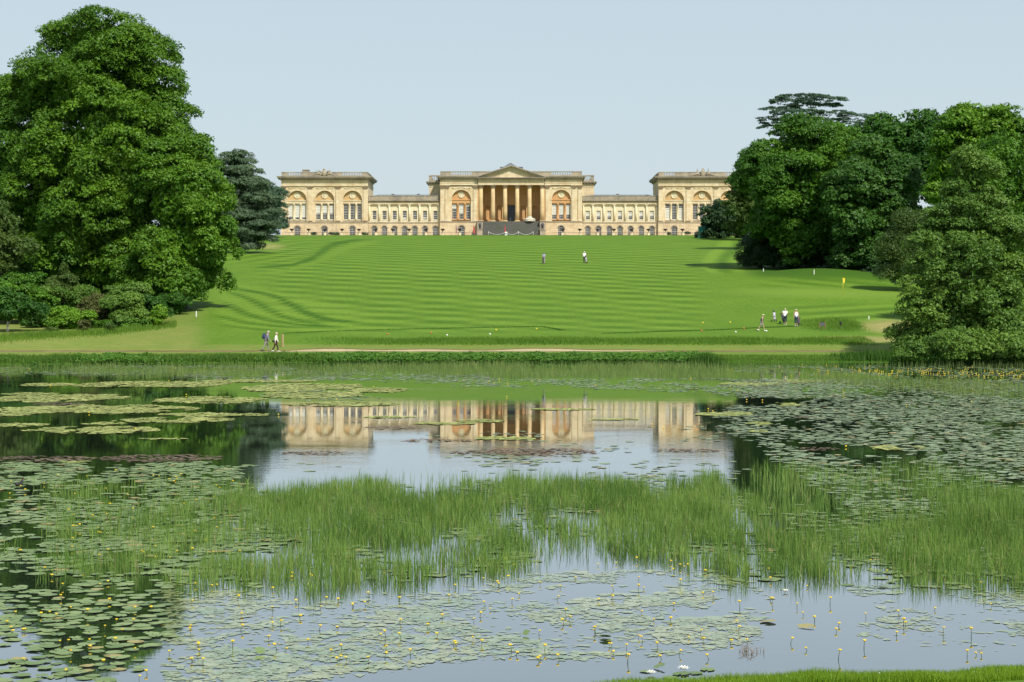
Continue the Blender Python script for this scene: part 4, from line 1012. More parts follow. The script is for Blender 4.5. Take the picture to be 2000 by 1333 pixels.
# left conifers
tree('pine_tree', 'dark blue green pine standing behind the leaning tree', 'tree', 330,
     [(460, 312, 26, 20), (470, 335, 36, 12), (448, 335, 30, 14), (478, 360, 42, 13), (440, 365, 40, 16), (485, 388, 48, 13), (445, 395, 45, 16), (495, 415, 48, 13), (455, 425, 55, 16), (505, 440, 45, 12), (450, 452, 60, 15), (490, 462, 42, 12), (470, 480, 42, 10)],
     'pine', 420, 1.15, 130, .40, 41, trunk_px=458, tr=.5, flat=.36, needle=True, droop=.1, limbs=6)
tree('pine_tree', 'paler bluish pine between the dark pine and the house', 'tree', 420,
     [(520, 372, 22, 14), (535, 385, 20, 16), (510, 395, 30, 18), (535, 408, 20, 13), (525, 425, 32, 14), (535, 440, 22, 11), (515, 450, 30, 13)], 'cedar', 220, 1.2, 90, .42, 42, trunk_px=522, tr=.4, flat=.4, needle=True)
# right group
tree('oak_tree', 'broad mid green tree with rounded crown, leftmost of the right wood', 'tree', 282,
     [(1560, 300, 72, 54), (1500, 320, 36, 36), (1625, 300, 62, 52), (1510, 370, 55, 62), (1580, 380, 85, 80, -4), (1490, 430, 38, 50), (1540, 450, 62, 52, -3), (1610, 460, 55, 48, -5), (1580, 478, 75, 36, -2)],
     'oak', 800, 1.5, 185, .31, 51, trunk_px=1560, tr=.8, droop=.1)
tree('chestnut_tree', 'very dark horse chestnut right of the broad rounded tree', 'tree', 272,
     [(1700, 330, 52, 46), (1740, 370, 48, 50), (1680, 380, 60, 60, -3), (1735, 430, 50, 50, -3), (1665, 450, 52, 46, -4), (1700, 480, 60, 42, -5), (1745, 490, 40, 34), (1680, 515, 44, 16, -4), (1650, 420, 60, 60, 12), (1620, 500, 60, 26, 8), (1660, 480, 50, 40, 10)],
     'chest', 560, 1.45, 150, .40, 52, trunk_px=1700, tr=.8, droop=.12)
tree('chestnut_tree', 'dark domed tree on the skyline right of the cedar', 'tree', 330,
     [(1795, 268, 48, 48), (1740, 270, 42, 38), (1700, 285, 40, 34), (1790, 310, 60, 50), (1830, 290, 40, 46), (1770, 350, 60, 50)], 'dark', 380, 1.7, 100, .5, 53, trunk_px=1785, tr=.8)
tree('ash_tree', 'bright yellow green tree on the right skyline', 'tree', 262,
     [(1885, 262, 38, 42), (1860, 300, 42, 42), (1920, 300, 42, 44), (1845, 340, 44, 40), (1900, 350, 55, 45), (1830, 375, 36, 34)], 'bright', 400, 1.25, 95, .38, 54, trunk_px=1880, tr=.6)
tree('ash_tree', 'open crowned light green tree topping the right picture edge', 'tree', 250,
     [(1945, 222, 20, 14), (1968, 235, 24, 20), (1990, 250, 30, 26), (1950, 265, 32, 28), (2010, 290, 45, 50), (1965, 300, 40, 34), (2050, 300, 50, 60)], 'lime2', 300, 1.0, 80, .36, 55, trunk_px=1985, tr=.5)
tree('maple_tree', 'olive green tree behind the waterside alder at the right edge', 'tree', 190,
     [(1960, 330, 60, 50), (2010, 360, 60, 60), (1950, 400, 55, 60), (2020, 450, 70, 70), (1960, 480, 50, 60), (2080, 380, 60, 80), (2040, 550, 80, 70), (2000, 620, 60, 40), (1985, 410, 55, 60)], 'oak', 480, 1.15, 140, .26, 56, trunk_px=2010, tr=.5)
tree('alder_tree', 'grey green alder standing at the water edge on the right', 'tree', 154,
     [(1876, 325, 24, 32), (1905, 350, 30, 30), (1858, 372, 34, 34), (1900, 410, 55, 48), (1835, 430, 46, 42), (1815, 470, 34, 34, -1), (1880, 490, 66, 55, -2), (1950, 470, 50, 60), (1890, 445, 60, 60, 3), (1825, 540, 50, 46, -2), (1905, 580, 75, 55, -3), (1965, 560, 50, 60, -1), (1810, 608, 56, 48, -2), (1802, 652, 42, 38, -1), (1860, 660, 70, 38, -3), (1940, 655, 70, 42, -3), (2010, 650, 60, 45), (1990, 685, 90, 26, -5), (1880, 690, 80, 18, -5), (1810, 680, 45, 20, -3), (2080, 660, 60, 50), (1900, 680, 100, 24, -9), (1985, 688, 90, 20, -10), (1800, 688, 40, 16, -8)],
     'alder', 1000, .80, 170, .18, 57, trunk_px=1890, tr=.4, droop=.15, limbs=0, base=.3, br=1.5)
tree('yew_tree', 'brownish dark yew wedged behind the alder beside the green', 'tree', 238,
     [(1768, 450, 22, 40), (1755, 490, 32, 36), (1775, 520, 36, 34), (1752, 535, 34, 20), (1790, 470, 30, 50)], 'olive', 260, .9, 100, .26, 58, trunk_px=1768, tr=.4, needle=True, droop=.3)
tree('cedar_tree', 'old cedar of Lebanon with flat tiers rising above the right wood', 'tree', 335,
     [(1570, 190, 50, 4.5), (1612, 194, 38, 4), (1535, 199, 34, 5), (1590, 206, 50, 5, 2), (1518, 214, 30, 4.5), (1560, 220, 52, 5, -2), (1510, 232, 26, 5), (1540, 240, 46, 5.5), (1508, 250, 26, 5), (1535, 260, 36, 6), (1625, 222, 40, 5), (1665, 226, 30, 6), (1605, 237, 46, 7), (1655, 240, 40, 8), (1540, 275, 30, 7), (1690, 240, 26, 6)],
     'cedar', 620, .62, 60, .33, 59, trunk_px=1585, tr=.5, flat=.13, needle=True, inner=.01, droop=.10, limbs=12)
tree('yew_tree', 'black green yew bush at the left foot of the right wood', 'tree', 285, [(1470, 495, 24, 34), (1495, 490, 32, 38), (1520, 505, 34, 26), (1460, 512, 14, 16)], 'yew', 200, 1.0, 110, .28, 60, trunk_px=1485, tr=.4, needle=True)
tree('holm_oak_tree', 'dense round dark evergreen covering the right end of the house', 'tree', 412, [(1405, 425, 34, 36), (1390, 438, 26, 28), (1425, 432, 24, 34), (1408, 452, 38, 16)], 'yew', 260, 1.15, 110, .40, 61, trunk_px=1406, tr=.5)
tree('holm_oak_tree', 'olive green tree between the round evergreen and the right wood', 'tree', 395, [(1452, 360, 26, 30), (1470, 345, 24, 24), (1455, 400, 28, 36), (1448, 440, 20, 34), (1470, 430, 24, 40)], 'olive', 280, 1.15, 100, .40, 62, trunk_px=1455, tr=.5)
for i, (a, b, rx, ry, D, lab) in enumerate([(1560, 520, 45, 12, 276, 'low dark undergrowth below the broad rounded tree'), (1640, 530, 50, 14, 270, 'low dark undergrowth below the horse chestnut'), (1720, 540, 45, 14, 258, 'low dark undergrowth left of the brownish yew'), (1770, 555, 30, 12, 248, 'low dark undergrowth where the alder meets the green')]):
    shrub(lab, D, [(a, b, rx, ry, 4), (a + 20, b - 6, rx * .7, ry, 6)], 'yew', 70, .8, 70, .3, 70 + i)
for i, (a, b, D, lab) in enumerate([(612, 457, 571, 'grey green bush behind the railing near the second urn'), (648, 456.5, 571, 'green bush behind the railing right of the third urn'), (656, 457.5, 571, 'low grey bush beside the third pilaster of the left pavilion'), (712, 457.5, 571, 'small bush at the right end of the left pavilion'), (1305, 457, 571, 'small bush at the left end of the right pavilion'), (1342, 455.5, 571, 'green bush right of the last urn on the terrace')]):
    shrub(lab, D, [(a, b, 5.5, 2.6)], 'pine', 14, .35, 40, .22, 80 + i, base=Z0 - .3)
nt_ = GP(1370, 464, 410)
o = empty('green_netting', nt_, label='upright teal green netting screen beside the round evergreen', cat='netting')
MB().box(-.65, .75, -.04, .04, .05, 2.6).build('net_panel', M['teal'], o)
for x in (-.72, .05, .82): MB().tube([(x, -.08, -.2), (x, -.08, 2.7)], .04, 6).build('pole', M['teal'], o)

# ------------------------------------------------------------------ blades
def blades(P, h, w, lean, seed, seg=2):
    """P (n,3) base points -> quads (n*seg,4,3)"""
    rg = np.random.default_rng(seed); n = len(P); a = rg.uniform(0, 2 * PI, n); d = np.stack([np.cos(a), np.sin(a), 0 * a], 1)
    b = rg.uniform(0, 2 * PI, n); l = np.stack([np.cos(b), np.sin(b), 0 * b], 1) * (lean * rg.normal(size=(n, 1)))
    out = []
    ts = np.linspace(0, 1, seg + 1)
    for i in range(seg):
        t0, t1 = ts[i], ts[i + 1]; w0 = w * (1 - t0 ** 2 * .9); w1 = w * (1 - t1 ** 2 * .92)
        p0 = P + l * h[:, None] * t0 ** 2 + np.stack([0 * h, 0 * h, h * t0], 1); p1 = P + l * h[:, None] * t1 ** 2 + np.stack([0 * h, 0 * h, h * t1], 1)
        out.append(np.stack([p0 - d * w0[:, None] / 2, p0 + d * w0[:, None] / 2, p1 + d * w1[:, None] / 2, p1 - d * w1[:, None] / 2], 1))
    return np.stack(out, 1).reshape(-1, 4, 3)
def blade_obj(name, label, cat, P, h, w, lean, mat, seed, tint=None, seg=2, loc=None):
    rg = np.random.default_rng(seed + 5)
    c = P.mean(0).copy() if loc is None else np.array(loc, float); c[2] = P[:, 2].min() if loc is None else c[2]
    Q = blades(P - c, h, w, lean, seed, seg); t = rg.uniform(0, 1, len(P)) if tint is None else np.clip(tint + rg.normal(0, .18, len(P)), 0, 1)
    return link(name, fast_mesh(name, Q.reshape(-1, 3), 4, {'tint': np.repeat(t, 4 * seg)}), LM[mat], None, tuple(c), label=label, cat=cat, kind='stuff')

# near reed bed
def reed_density(px, py):
    front = np.interp(px, [60, 130, 330, 400, 520, 600, 680, 800, 960, 1100, 1250, 1400, 1460, 1560, 1700, 1860, 2000], [1100, 1130, 1155, 1156, 1168, 1180, 1158, 1150, 1136, 1112, 1108, 1112, 1144, 1138, 1144, 1154, 1158])
    back = np.interp(px, [60, 200, 300, 420, 500, 600, 800, 1000, 1200, 1400, 1450, 1500, 1600, 1700, 1850, 2000], [1075, 1030, 998, 972, 962, 955, 950, 940, 936, 934, 950, 985, 1000, 992, 965, 945])
    inside = sstep(0, 14, py - back) * sstep(0, 18, front - py)
    a = .62 + .38 * sstep(100, 500, px)
    return inside * a
nA = 260000
xx = rng.uniform(-13, 13, nA); yy = rng.uniform(29, 62, nA); ppx, ppy = proj(xx, yy); ok = (ppx > -150) & (ppx < 2150); xx, yy, ppx, ppy = xx[ok], yy[ok], ppx[ok], ppy[ok]
wob = (fbm(xx * .5, yy * .25, 21) - .5) * 34 + (vnoise(xx * 2.6, yy * .9, 24) - .5) * 16
dn = reed_density(np.clip(ppx, 60, 2000), ppy + wob)
n1 = fbm(xx * .8, yy * .35, 22); n2 = vnoise(xx * 3.2, yy * 1.6, 23)
cl = sstep(.27, .50, n1) * sstep(.22, .50, n2 * .6 + .4 * vnoise(xx * 7, yy * 2.5, 25))
gapw = np.clip(1 - .75 * np.exp(-((ppx - 1452 - (ppy - 1000) * .25) / 18) ** 2) - .55 * np.exp(-((ppx - 480) / 130) ** 2 - ((ppy - 1050) / 35) ** 2), .1, 1)
dens = dn * (.07 + .93 * cl) * gapw
sp1 = .15 * sstep(1440, 1520, ppx) * sstep(905, 925, ppy + wob) * sstep(1060, 1000, ppy) + .22 * sstep(60, 130, ppx) * sstep(560, 450, ppx) * sstep(935, 960, ppy) * sstep(1150, 1130, ppy) * cl + .03 * sstep(560, 640, ppx) * sstep(925, 945, ppy) * sstep(970, 950, ppy)
dens = np.maximum(dens, sp1 * (.3 + n2))
keep = rng.random(len(xx)) < dens * .92
xr, yr, n1r, pxr = xx[keep], yy[keep], n1[keep], ppx[keep]; nr = len(xr)
hh = rng.uniform(.20, .47, nr) * (.50 + .40 * n1r + .45 * vnoise(xr * 2.2, yr * .8, 26)); 
blade_obj('reed_bed', 'broad bed of thin upright green reeds across the near half of the lake', 'reeds', np.stack([xr, yr, np.full(nr, -.02)], 1), hh, rng.uniform(.006, .015, nr), .09, 'reed', 31, tint=.05 + .75 * vnoise(xr * 1.4, yr * .7, 27) + .42 * rng.uniform(-1, 1, nr), seg=2)
print('reeds', nr)
k = rng.random(nr) < .035
blade_obj('dead_reeds', 'scattered straw brown dead stems standing in the near reeds', 'reeds', np.stack([xr[k], yr[k], np.full(k.sum(), .0)], 1), hh[k] * .9, np.full(k.sum(), .011), .3, 'brownreed', 35, seg=2)
# bent reed leaves
k = rng.random(nr) < .22
blade_obj('reed_leaves', 'bent pale blades leaning among the near reeds', 'reeds', np.stack([xr[k], yr[k], np.full(k.sum(), .0)], 1), hh[k] * .75, np.full(k.sum(), .013), .55, 'reed', 33, tint=np.full(k.sum(), .85), seg=3)
# far reed belts
nB = 120000
xx = rng.uniform(-48, 48, nB); yy = rng.uniform(86, 147, nB); ppx, ppy = proj(xx, yy)
lo = np.interp(ppx, [0, 300, 500, 1000, 1300, 1500, 1750, 2000], [731, 736, 738, 738, 741, 746, 763, 784]); up = np.interp(ppx, [0, 430, 1000, 1300, 1500, 1750, 2000], [716, 713, 711, 712, 722, 738, 750])
wob = (fbm(xx * .25, yy * .1, 41) - .5) * 8
ins = sstep(0, 3, ppy + wob - up) * sstep(0, 4, lo - ppy - wob)
dd = ins * (.8 + .2 * sstep(420, 900, ppx)) * (.25 + .9 * sstep(.32, .55, fbm(xx * .5, yy * .12, 42)))
dd = np.maximum(dd, .12 * sstep(709, 712, ppy) * sstep(735, 725, ppy))
keep = (rng.random(nB) < dd * .8) & (yy < 146.2 + shore_far(xx)); xr, yr = xx[keep], yy[keep]; nr = len(xr); print('far reeds', nr)
blade_obj('far_reed_belt', 'low belt of muted green reeds along the far side of the lake', 'reeds', np.stack([xr, yr, np.full(nr, -.02)], 1), rng.uniform(.22, .46, nr), rng.uniform(.018, .035, nr), .08, 'reedfar', 43, tint=.2 + .6 * fbm(xr * .4, yr * .1, 44), seg=1)

# far bank vegetation
def bank_zone(px):  # 0 reeds, 1 herbs, 2 low grass
    return np.interp(px, [0, 160, 170, 285, 300, 620, 640, 1355, 1375, 1640, 1650, 1740, 1760], [0, 0, 1, 1, 0, 0, 1, 1, 2, 2, 0, 0, 1])
n = 42000; xx = rng.uniform(-46, 44, n); dy = rng.uniform(0, 1, n); yy = shore_far(xx) + 145.1 + dy * 2.3; ppx, _ = proj(xx, yy); z = bank_zone(ppx + rng.normal(0, 22, n))
hz_ = np.where(z < .5, rng.uniform(.28, .62, n), np.where(z < 1.5, rng.uniform(.12, .36, n), rng.uniform(.08, .28, n))) * (.65 + .7 * fbm(xx * .5, yy * .3, 51))
hz_ *= np.where(ppx > 1640, .75 + .9 * vnoise(xx * 1.2, yy, 54), 1); hz_ *= 1 - .35 * dy
P = np.stack([xx, yy, height(xx, yy) - .03], 1)
tn = np.where(z < .5, .45, np.where(z < 1.5, .3, .8)) + .35 * (fbm(xx * .3, yy, 52) - .5) - np.where(ppx > 1640, .3, 0)
blade_obj('bank_reeds', 'upright grassy reeds fringing the far water edge', 'reeds', P, hz_, rng.uniform(.03, .055, n), .18, 'bank', 53, tint=tn, seg=2)
n = 62000; xx = rng.uniform(-46, 44, n); dy = rng.uniform(0, 1, n); yy = shore_far(xx) + 145.0 + dy * 1.9; ppx, _ = proj(xx, yy); z = bank_zone(ppx + rng.normal(0, 22, n))
top = (.20 + .24 * fbm(xx * .7, 0 * xx, 61)) * (.75 + .5 * vnoise(xx * 2.5, yy * 2, 62)); kk = ((z > .6) & (z < 1.4) & ((ppx < 1400) | (ppx > 1742))) | (rng.random(n) < .10) & (ppx < 1360)
u = rng.uniform(0, 1, n) ** .6; P = np.stack([xx, yy, height(xx, yy) + u * top], 1)[kk]
Q = leaves(P, rng.normal(size=(len(P), 3)) * .6 + np.array([0, -.5, .8]), rng.uniform(.10, .20, len(P)), .7)
c = P.mean(0); link('bank_herbs', fast_mesh('bank_herbs', (Q - c).reshape(-1, 3), 3, {'tint': np.repeat(np.clip(.2 + .8 * u[kk] * rng.uniform(.4, 1.2, kk.sum()), 0, 1), 3)}), LM['herb'], None, tuple(c), label='dense dark green leafy herbs along the far bank', cat='herbs', kind='stuff')
n = 900; a = rng.normal(size=(n, 2)) * np.array([.75, .25]); p0 = np.array([(1378 - 1000) * 146.5 / F, 146.3]); xx, yy = p0[0] + a[:, 0], p0[1] + a[:, 1]
blade_obj('iris_clump', 'blue green clump of sword leaves on the far bank right of centre', 'iris', np.stack([xx, yy, height(xx, yy) - .05], 1), rng.uniform(.45, .85, n) * np.exp(-a[:, 0] ** 2 * .4), np.full(n, .04), .1, 'bank', 71, tint=np.full(n, .15))
bpy.data.objects['iris_clump'].pop('kind', None)
# rough grass ridge above the path, thicket grass, painted shadow line of the tee edge
n = 42000; xx = rng.uniform(-22, 32, n); yy = rng.uniform(163.5, 173, n); pz = height(xx, yy); ppx, ppy = proj(xx, yy, pz)
f = sstep(659, 663, ppy + (fbm(xx * .2, yy * .1, 81) - .5) * 8) * sstep(677, 671, ppy) * sstep(560, 800, ppx) * sstep(1725, 1680, ppx) ; kk = rng.random(n) < f
def cat2(*a): return np.concatenate(a)
n2_ = 30000; x2 = rng.uniform(24, 38, n2_); y2 = rng.uniform(176, 200, n2_); q1, q2 = proj(x2, y2, height(x2, y2)); f2 = np.clip(1.3 - np.sqrt(((q1 - 1650) / 80) ** 2 + ((q2 - 634) / 12) ** 2), 0, 1) * sstep(1690, 1660, q1 - (q2 - 634) * 1.5); k2 = rng.random(n2_) < f2
xx, yy = cat2(xx[kk], x2[k2]), cat2(yy[kk], y2[k2])
blade_obj('rough_grass', 'strip of longer unmown grass between the path and the tee', 'long grass', np.stack([xx, yy, height(xx, yy) - .02], 1), rng.uniform(.12, .32, len(xx)), rng.uniform(.03, .05, len(xx)), .35, 'rough', 82, seg=1, tint=.2 + .7 * fbm(xx * .4, yy * .4, 83))
n = 9000; pp = rng.uniform(-60, 345, n); D_ = np.interp(pp, [0, 200, 345], [171, 178, 190]) + rng.normal(0, 2.2, n); xx = (pp - 1000) * D_ / F
blade_obj('thicket_grass', 'long light green grass at the foot of the left thicket', 'long grass', np.stack([xx, D_, height(xx, D_) - .02], 1), rng.uniform(.15, .5, n) * (.4 + 1.1 * fbm(xx * .6, D_ * .5, 88)), rng.uniform(.04, .06, n), .3, 'rough', 84, seg=1, tint=.3 + .7 * fbm(xx * .4, D_ * .4, 85))
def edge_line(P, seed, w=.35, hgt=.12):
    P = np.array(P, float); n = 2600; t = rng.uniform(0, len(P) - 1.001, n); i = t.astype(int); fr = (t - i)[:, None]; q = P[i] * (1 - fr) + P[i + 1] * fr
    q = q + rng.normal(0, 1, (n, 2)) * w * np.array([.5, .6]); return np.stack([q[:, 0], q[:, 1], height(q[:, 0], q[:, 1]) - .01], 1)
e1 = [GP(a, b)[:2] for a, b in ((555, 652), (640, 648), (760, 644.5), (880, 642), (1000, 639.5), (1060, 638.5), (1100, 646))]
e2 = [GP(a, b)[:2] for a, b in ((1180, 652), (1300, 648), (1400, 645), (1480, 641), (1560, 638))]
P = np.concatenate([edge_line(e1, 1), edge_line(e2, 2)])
blade_obj('tee_edge_shadow', 'thin dark line of grass blades drawing the shadow along the tee edge', 'grass', P, rng.uniform(.05, .11, len(P)), np.full(len(P), .05), .3, 'herb', 86, seg=1, tint=np.full(len(P), .12))  # dark blades stand in for the shadow of the turf cut

# near bank grass at the bottom right
n = 70000; xx = rng.uniform(.6, 8.6, n); yy = rng.uniform(22.0, 25.4, n); pz = height(xx, yy); kk = (pz > .02) & (yy > 22.6 + 0 * xx); xx, yy, pz = xx[kk], yy[kk], pz[kk]
blade_obj('near_bank_grass', 'bright mown grass of the near bank at the bottom right', 'grass', np.stack([xx, yy, pz - .01], 1), rng.uniform(.05, .12, len(xx)) * (.7 + .8 * fbm(xx * 2, yy * 2, 91)), rng.uniform(.006, .011, len(xx)), .35, 'grass', 92, seg=2, tint=.45 + .5 * fbm(xx * 1.5, yy * 1.5, 93))
print('bank', len(xx))

# ------------------------------------------------------------------ lily pads
def pad_ring(nv=12, notch=True, rg=rng):
    a = np.linspace(.22 if notch else 0, 2 * PI - (.22 if notch else 2 * PI / nv), nv); r = np.ones(nv)
    p = np.stack([np.cos(a) * r, np.sin(a) * r], 1)
    if notch: p = np.concatenate([p, [[.18, 0]]])
    return p
def pads_mesh(name, x, y, z, r, asp, seed, nv=8, tint=None, jit=.12, tilt=.015):
    rg = np.random.default_rng(seed); n = len(x); a = np.linspace(.25, 2 * PI - .25, nv - 1); base = np.concatenate([np.stack([np.cos(a), np.sin(a)], 1), [[.2, 0]]])
    rr = r[:, None] * (1 + rg.normal(0, jit, (n, nv))); th = rg.uniform(0, 2 * PI, n); c, s = np.cos(th)[:, None], np.sin(th)[:, None]
    bx = base[:, 0][None] * rr; by = base[:, 1][None] * rr * asp[:, None]
    X_ = x[:, None] + bx * c - by * s; Y_ = y[:, None] + bx * s + by * c; Z_ = z[:, None] + rg.normal(0, tilt, (n, nv)) * r[:, None]
    Z_ = np.maximum(Z_, .003)
    V = np.stack([X_, Y_, Z_], -1)
    t = rg.uniform(0, .85, n) if tint is None else tint
    cen = np.array([x.mean(), y.mean(), 0]); return fast_mesh(name, (V - cen).reshape(-1, 3), nv, {'tint': np.repeat(t, nv)}), tuple(cen)
def scatter(n, x0, x1, y0, y1, fn, seed):
    rg = np.random.default_rng(seed); x = rg.uniform(x0, x1, n); y = rg.uniform(y0, y1, n); a, b = proj(x, y); k = rg.random(n) < fn(x, y, a, b); return x[k], y[k], a[k], b[k]
def tints(n, seed): 
    t = np.random.default_rng(seed).beta(2, 2.5, n) * .8; t[np.random.default_rng(seed + 1).random(n) < .04] = 1.0; return t
# right-hand field
def f_right(x, y, a, b):
    m = sstep(1360, 1500, a + (b - 800) * .3) * sstep(738, 748, b) * sstep(1000, 985, b)
    g = fbm(x * .35, y * .12, 101); hole = 1.0 * np.exp(-((a - 1560) / 130) ** 2 - ((b - 785) / 12) ** 2) + .9 * np.exp(-((a - 1600) / 190) ** 2 - ((b - 874) / 13) ** 2) + .7 * np.exp(-((a - 1640) / 120) ** 2 - ((b - 958) / 14) ** 2)
    edge = sstep(0, 60, a - np.interp(b, [740, 775, 800, 830, 870, 905, 940], [1380, 1400, 1370, 1360, 1450, 1450, 1480]))
    return np.clip(m * edge * (.25 + 1.0 * sstep(.30, .55, g)) - hole, 0, 1)
x, y, a, b = scatter(24000, 8, 34, 42, 118, f_right, 102); print('pads right', len(x))
r = np.random.default_rng(1).uniform(.10, .21, len(x)); me, c = pads_mesh('lily_pads', x, y, np.random.default_rng(2).uniform(.004, .03, len(x)), r, np.full(len(x), .88), 103, 8, tints(len(x), 5), .06, .03)
link('lily_pad_field', me, M['padfar'], None, c, label='wide field of pale green lily pads on the right of the lake', cat='lily pads', kind='stuff')
# centre and far patches
def f_mid(x, y, a, b):
    m = 0
    for cx, cy, rx, ry, s in ((1200, 752, 330, 9, .9), (1010, 886, 200, 22, .75), (1380, 757, 170, 10, .7), (640, 770, 130, 14, .5), (800, 905, 320, 24, .35), (1300, 920, 200, 22, .3), (1480, 768, 90, 8, .8), (700, 735, 400, 9, .8), (1820, 728, 260, 11, 1.0), (1600, 722, 200, 8, .8), (1250, 745, 500, 6, .9), (300, 724, 420, 10, .9), (1100, 870, 150, 12, .5), (950, 850, 130, 7, .4), (1350, 850, 120, 18, .25)):
        m = np.maximum(m, s * sstep(1.15, .7, np.sqrt(((a - cx) / rx) ** 2 + ((b - cy) / ry) ** 2)))
    return 1.2 * m * sstep(.34, .54, fbm(x * .5, y * .16, 111)) * (y < 145.5 + shore_far(x))
x, y, a, b = scatter(60000, -40, 45, 48, 146, f_mid, 112); print('pads mid', len(x))
r = np.random.default_rng(3).uniform(.10, .22, len(x)); me, c = pads_mesh('lily_pads', x, y, np.random.default_rng(4).uniform(.004, .02, len(x)), r, np.full(len(x), .85), 113, 7, tints(len(x), 6), .10, .02)
link('scattered_lily_pads', me, M['padfar'], None, c, label='scattered patches of lily pads over the middle and far water', cat='lily pads', kind='stuff')
# left field
def f_left(x, y, a, b):
    m = sstep(902, 914, b + 4 * np.sin(a * .02)) * sstep(0, 50, np.interp(b, [905, 940, 990, 1040, 1100, 1150, 1250, 1340], [520, 480, 560, 640, 480, 360, 340, 270]) - a)
    return m * (.06 + .85 * sstep(.34, .56, fbm(x * 1.1, y * .6, 121))) * (1 - .2 * sstep(1090, 1200, b))
x, y, a, b = scatter(16000, -16, -.5, 22, 58, f_left, 122)
# thin to a minimum spacing
def spaced(x, y, md):
    cell = {}; keep = []
    for i in range(len(x)):
        kx, ky = int(x[i] // md), int(y[i] // md); ok = True
        for u in (-1, 0, 1):
            for v in (-1, 0, 1):
                for j in cell.get((kx + u, ky + v), ()):
                    if (x[i] - x[j]) ** 2 + (y[i] - y[j]) ** 2 < md * md: ok = False
        if ok: cell.setdefault((kx, ky), []).append(i); keep.append(i)
    return np.array(keep, int)
k = spaced(x, y, .135); x, y, a, b = x[k], y[k], a[k], b[k]; vis = (a > -20) & (b < 1345); print('pads left', len(x))
order = np.argsort(-b * vis); big = order[:290]; rest = order[290:]
PM = []
rg9 = np.random.default_rng(9)
for q in range(10):
    nv = 16; aa = np.linspace(.2, 2 * PI - .2, nv); rr = 1 + .05 * np.sin(aa * 3 + q) + rg9.normal(0, .02, nv)
    V = [(.12, 0, .004)] + [(rr[i] * math.cos(aa[i]), .84 * rr[i] * math.sin(aa[i]), .004 + abs(rg9.normal(0, .018))) for i in range(nv)]
    me = bpy.data.meshes.new('lily_pad'); me.from_pydata(V, [], [(0, i, i + 1) for i in range(1, nv)]); me.update()
    tv = tints(40, 700 + q)[q]; at = me.attributes.new('tint', 'FLOAT', 'POINT'); at.data.foreach_set('value', np.full(nv + 1, .12 * q if q < 7 else (.35, .5, .97)[q - 7], np.float32)); me.materials.append(M['pad']); PM.append(me)
for i in big:
    o = bpy.data.objects.new('lily_pad', PM[rg9.integers(0, 9) if rg9.random() > .06 else 9]); C.objects.link(o); s_ = rg9.uniform(.085, .165)
    o.location = (x[i], y[i], rg9.uniform(.004, .022)); o.rotation_euler = (0, 0, rg9.uniform(0, 6.28)); o.scale = (s_, s_, s_)
    props(o, 'notched oval green lily pad floating in the crowded patch at the bottom left', 'lily pad', 'lily pads crowding the bottom left water')
r = rg9.uniform(.12, .20, len(rest)); me, c = pads_mesh('lily_pads', x[rest], y[rest], rg9.uniform(.004, .025, len(rest)), r, np.full(len(rest), .86), 124, 10, tints(len(rest), 7), .05, .03)
link('left_lily_pads', me, M['pad'], None, c, label='spread of lily pads on the left behind and among the thin reeds', cat='lily pads', kind='stuff')
# pads among the reeds
x, y, a, b = scatter(9000, -12, 13, 31, 56, lambda x, y, a, b: reed_density(np.clip(a, 60, 2000), b + 12) * sstep(.42, .6, fbm(x * .9, y * .4, 131)) * .8 + .5 * sstep(1450, 1550, a) * sstep(985, 1010, b) * sstep(1160, 1140, b) * sstep(.4, .6, fbm(x, y * .5, 132)), 133)
r = rg9.uniform(.08, .17, len(x)); me, c = pads_mesh('lily_pads', x, y, rg9.uniform(.004, .025, len(x)), r, np.full(len(x), .86), 134, 8, tints(len(x), 8), .06, .03)
link('reed_lily_pads', me, M['pad'], None, c, label='small lily pads floating between the near reeds', cat='lily pads', kind='stuff')
# half-drowned pale pads in the foreground
def f_front(x, y, a, b):
    low = np.interp(a, [0, 200, 340, 500, 700, 850, 1000, 1150, 1300, 1400, 1480, 1560, 1650, 1800, 1950, 2000], [1345, 1345, 1345, 1345, 1322, 1300, 1288, 1292, 1282, 1270, 1255, 1222, 1240, 1262, 1280, 1250])
    up = np.interp(a, [330, 450, 600, 700, 900, 1100, 1400, 1480, 1900, 2000], [1130, 1150, 1180, 1165, 1140, 1115, 1115, 1140, 1140, 1135])
    m = sstep(-4, 8, b - up) * sstep(-2, 12, low - b) * sstep(300, 360, a)
    op = .95 * np.exp(-((a - 1600) / 150) ** 2 - ((b - 1185) / 22) ** 2) + .6 * np.exp(-((a - 1130) / 120) ** 2 - ((b - 1150) / 12) ** 2) + .7 * sstep(1460, 1540, a) * sstep(1700, 1600, a)
    return np.clip(m * (.05 + 1.0 * sstep(.36, .62, fbm(x * 1.3, y * .8, 141)) * (.12 + .88 * sstep(.3, .62, vnoise(x * 4, y * 5, 145)))) * (1 - .35 * sstep(1500, 1700, a)) - op, 0, 1) * (y > 24.3)
x, y, a, b = scatter(110000, -8, 10, 22.5, 37, f_front, 142); print('front', len(x))
r = rg9.uniform(.02, .075, len(x)) * (1 + 1.0 * (rg9.random(len(x)) < .15)); me, c = pads_mesh('lily_pads', x, y, rg9.uniform(.003, .009, len(x)), r, rg9.uniform(.35, .9, len(x)), 143, 9, np.clip(.1 + .9 * fbm(x * 1.5, y * 1.2, 149) + rg9.normal(0, .15, len(x)), 0, .82), .30, .004)
link('drowned_lily_pads', me, M['padsub'], None, c, label='pale wet lily pads lying half drowned across the foreground water', cat='lily pads', kind='stuff')
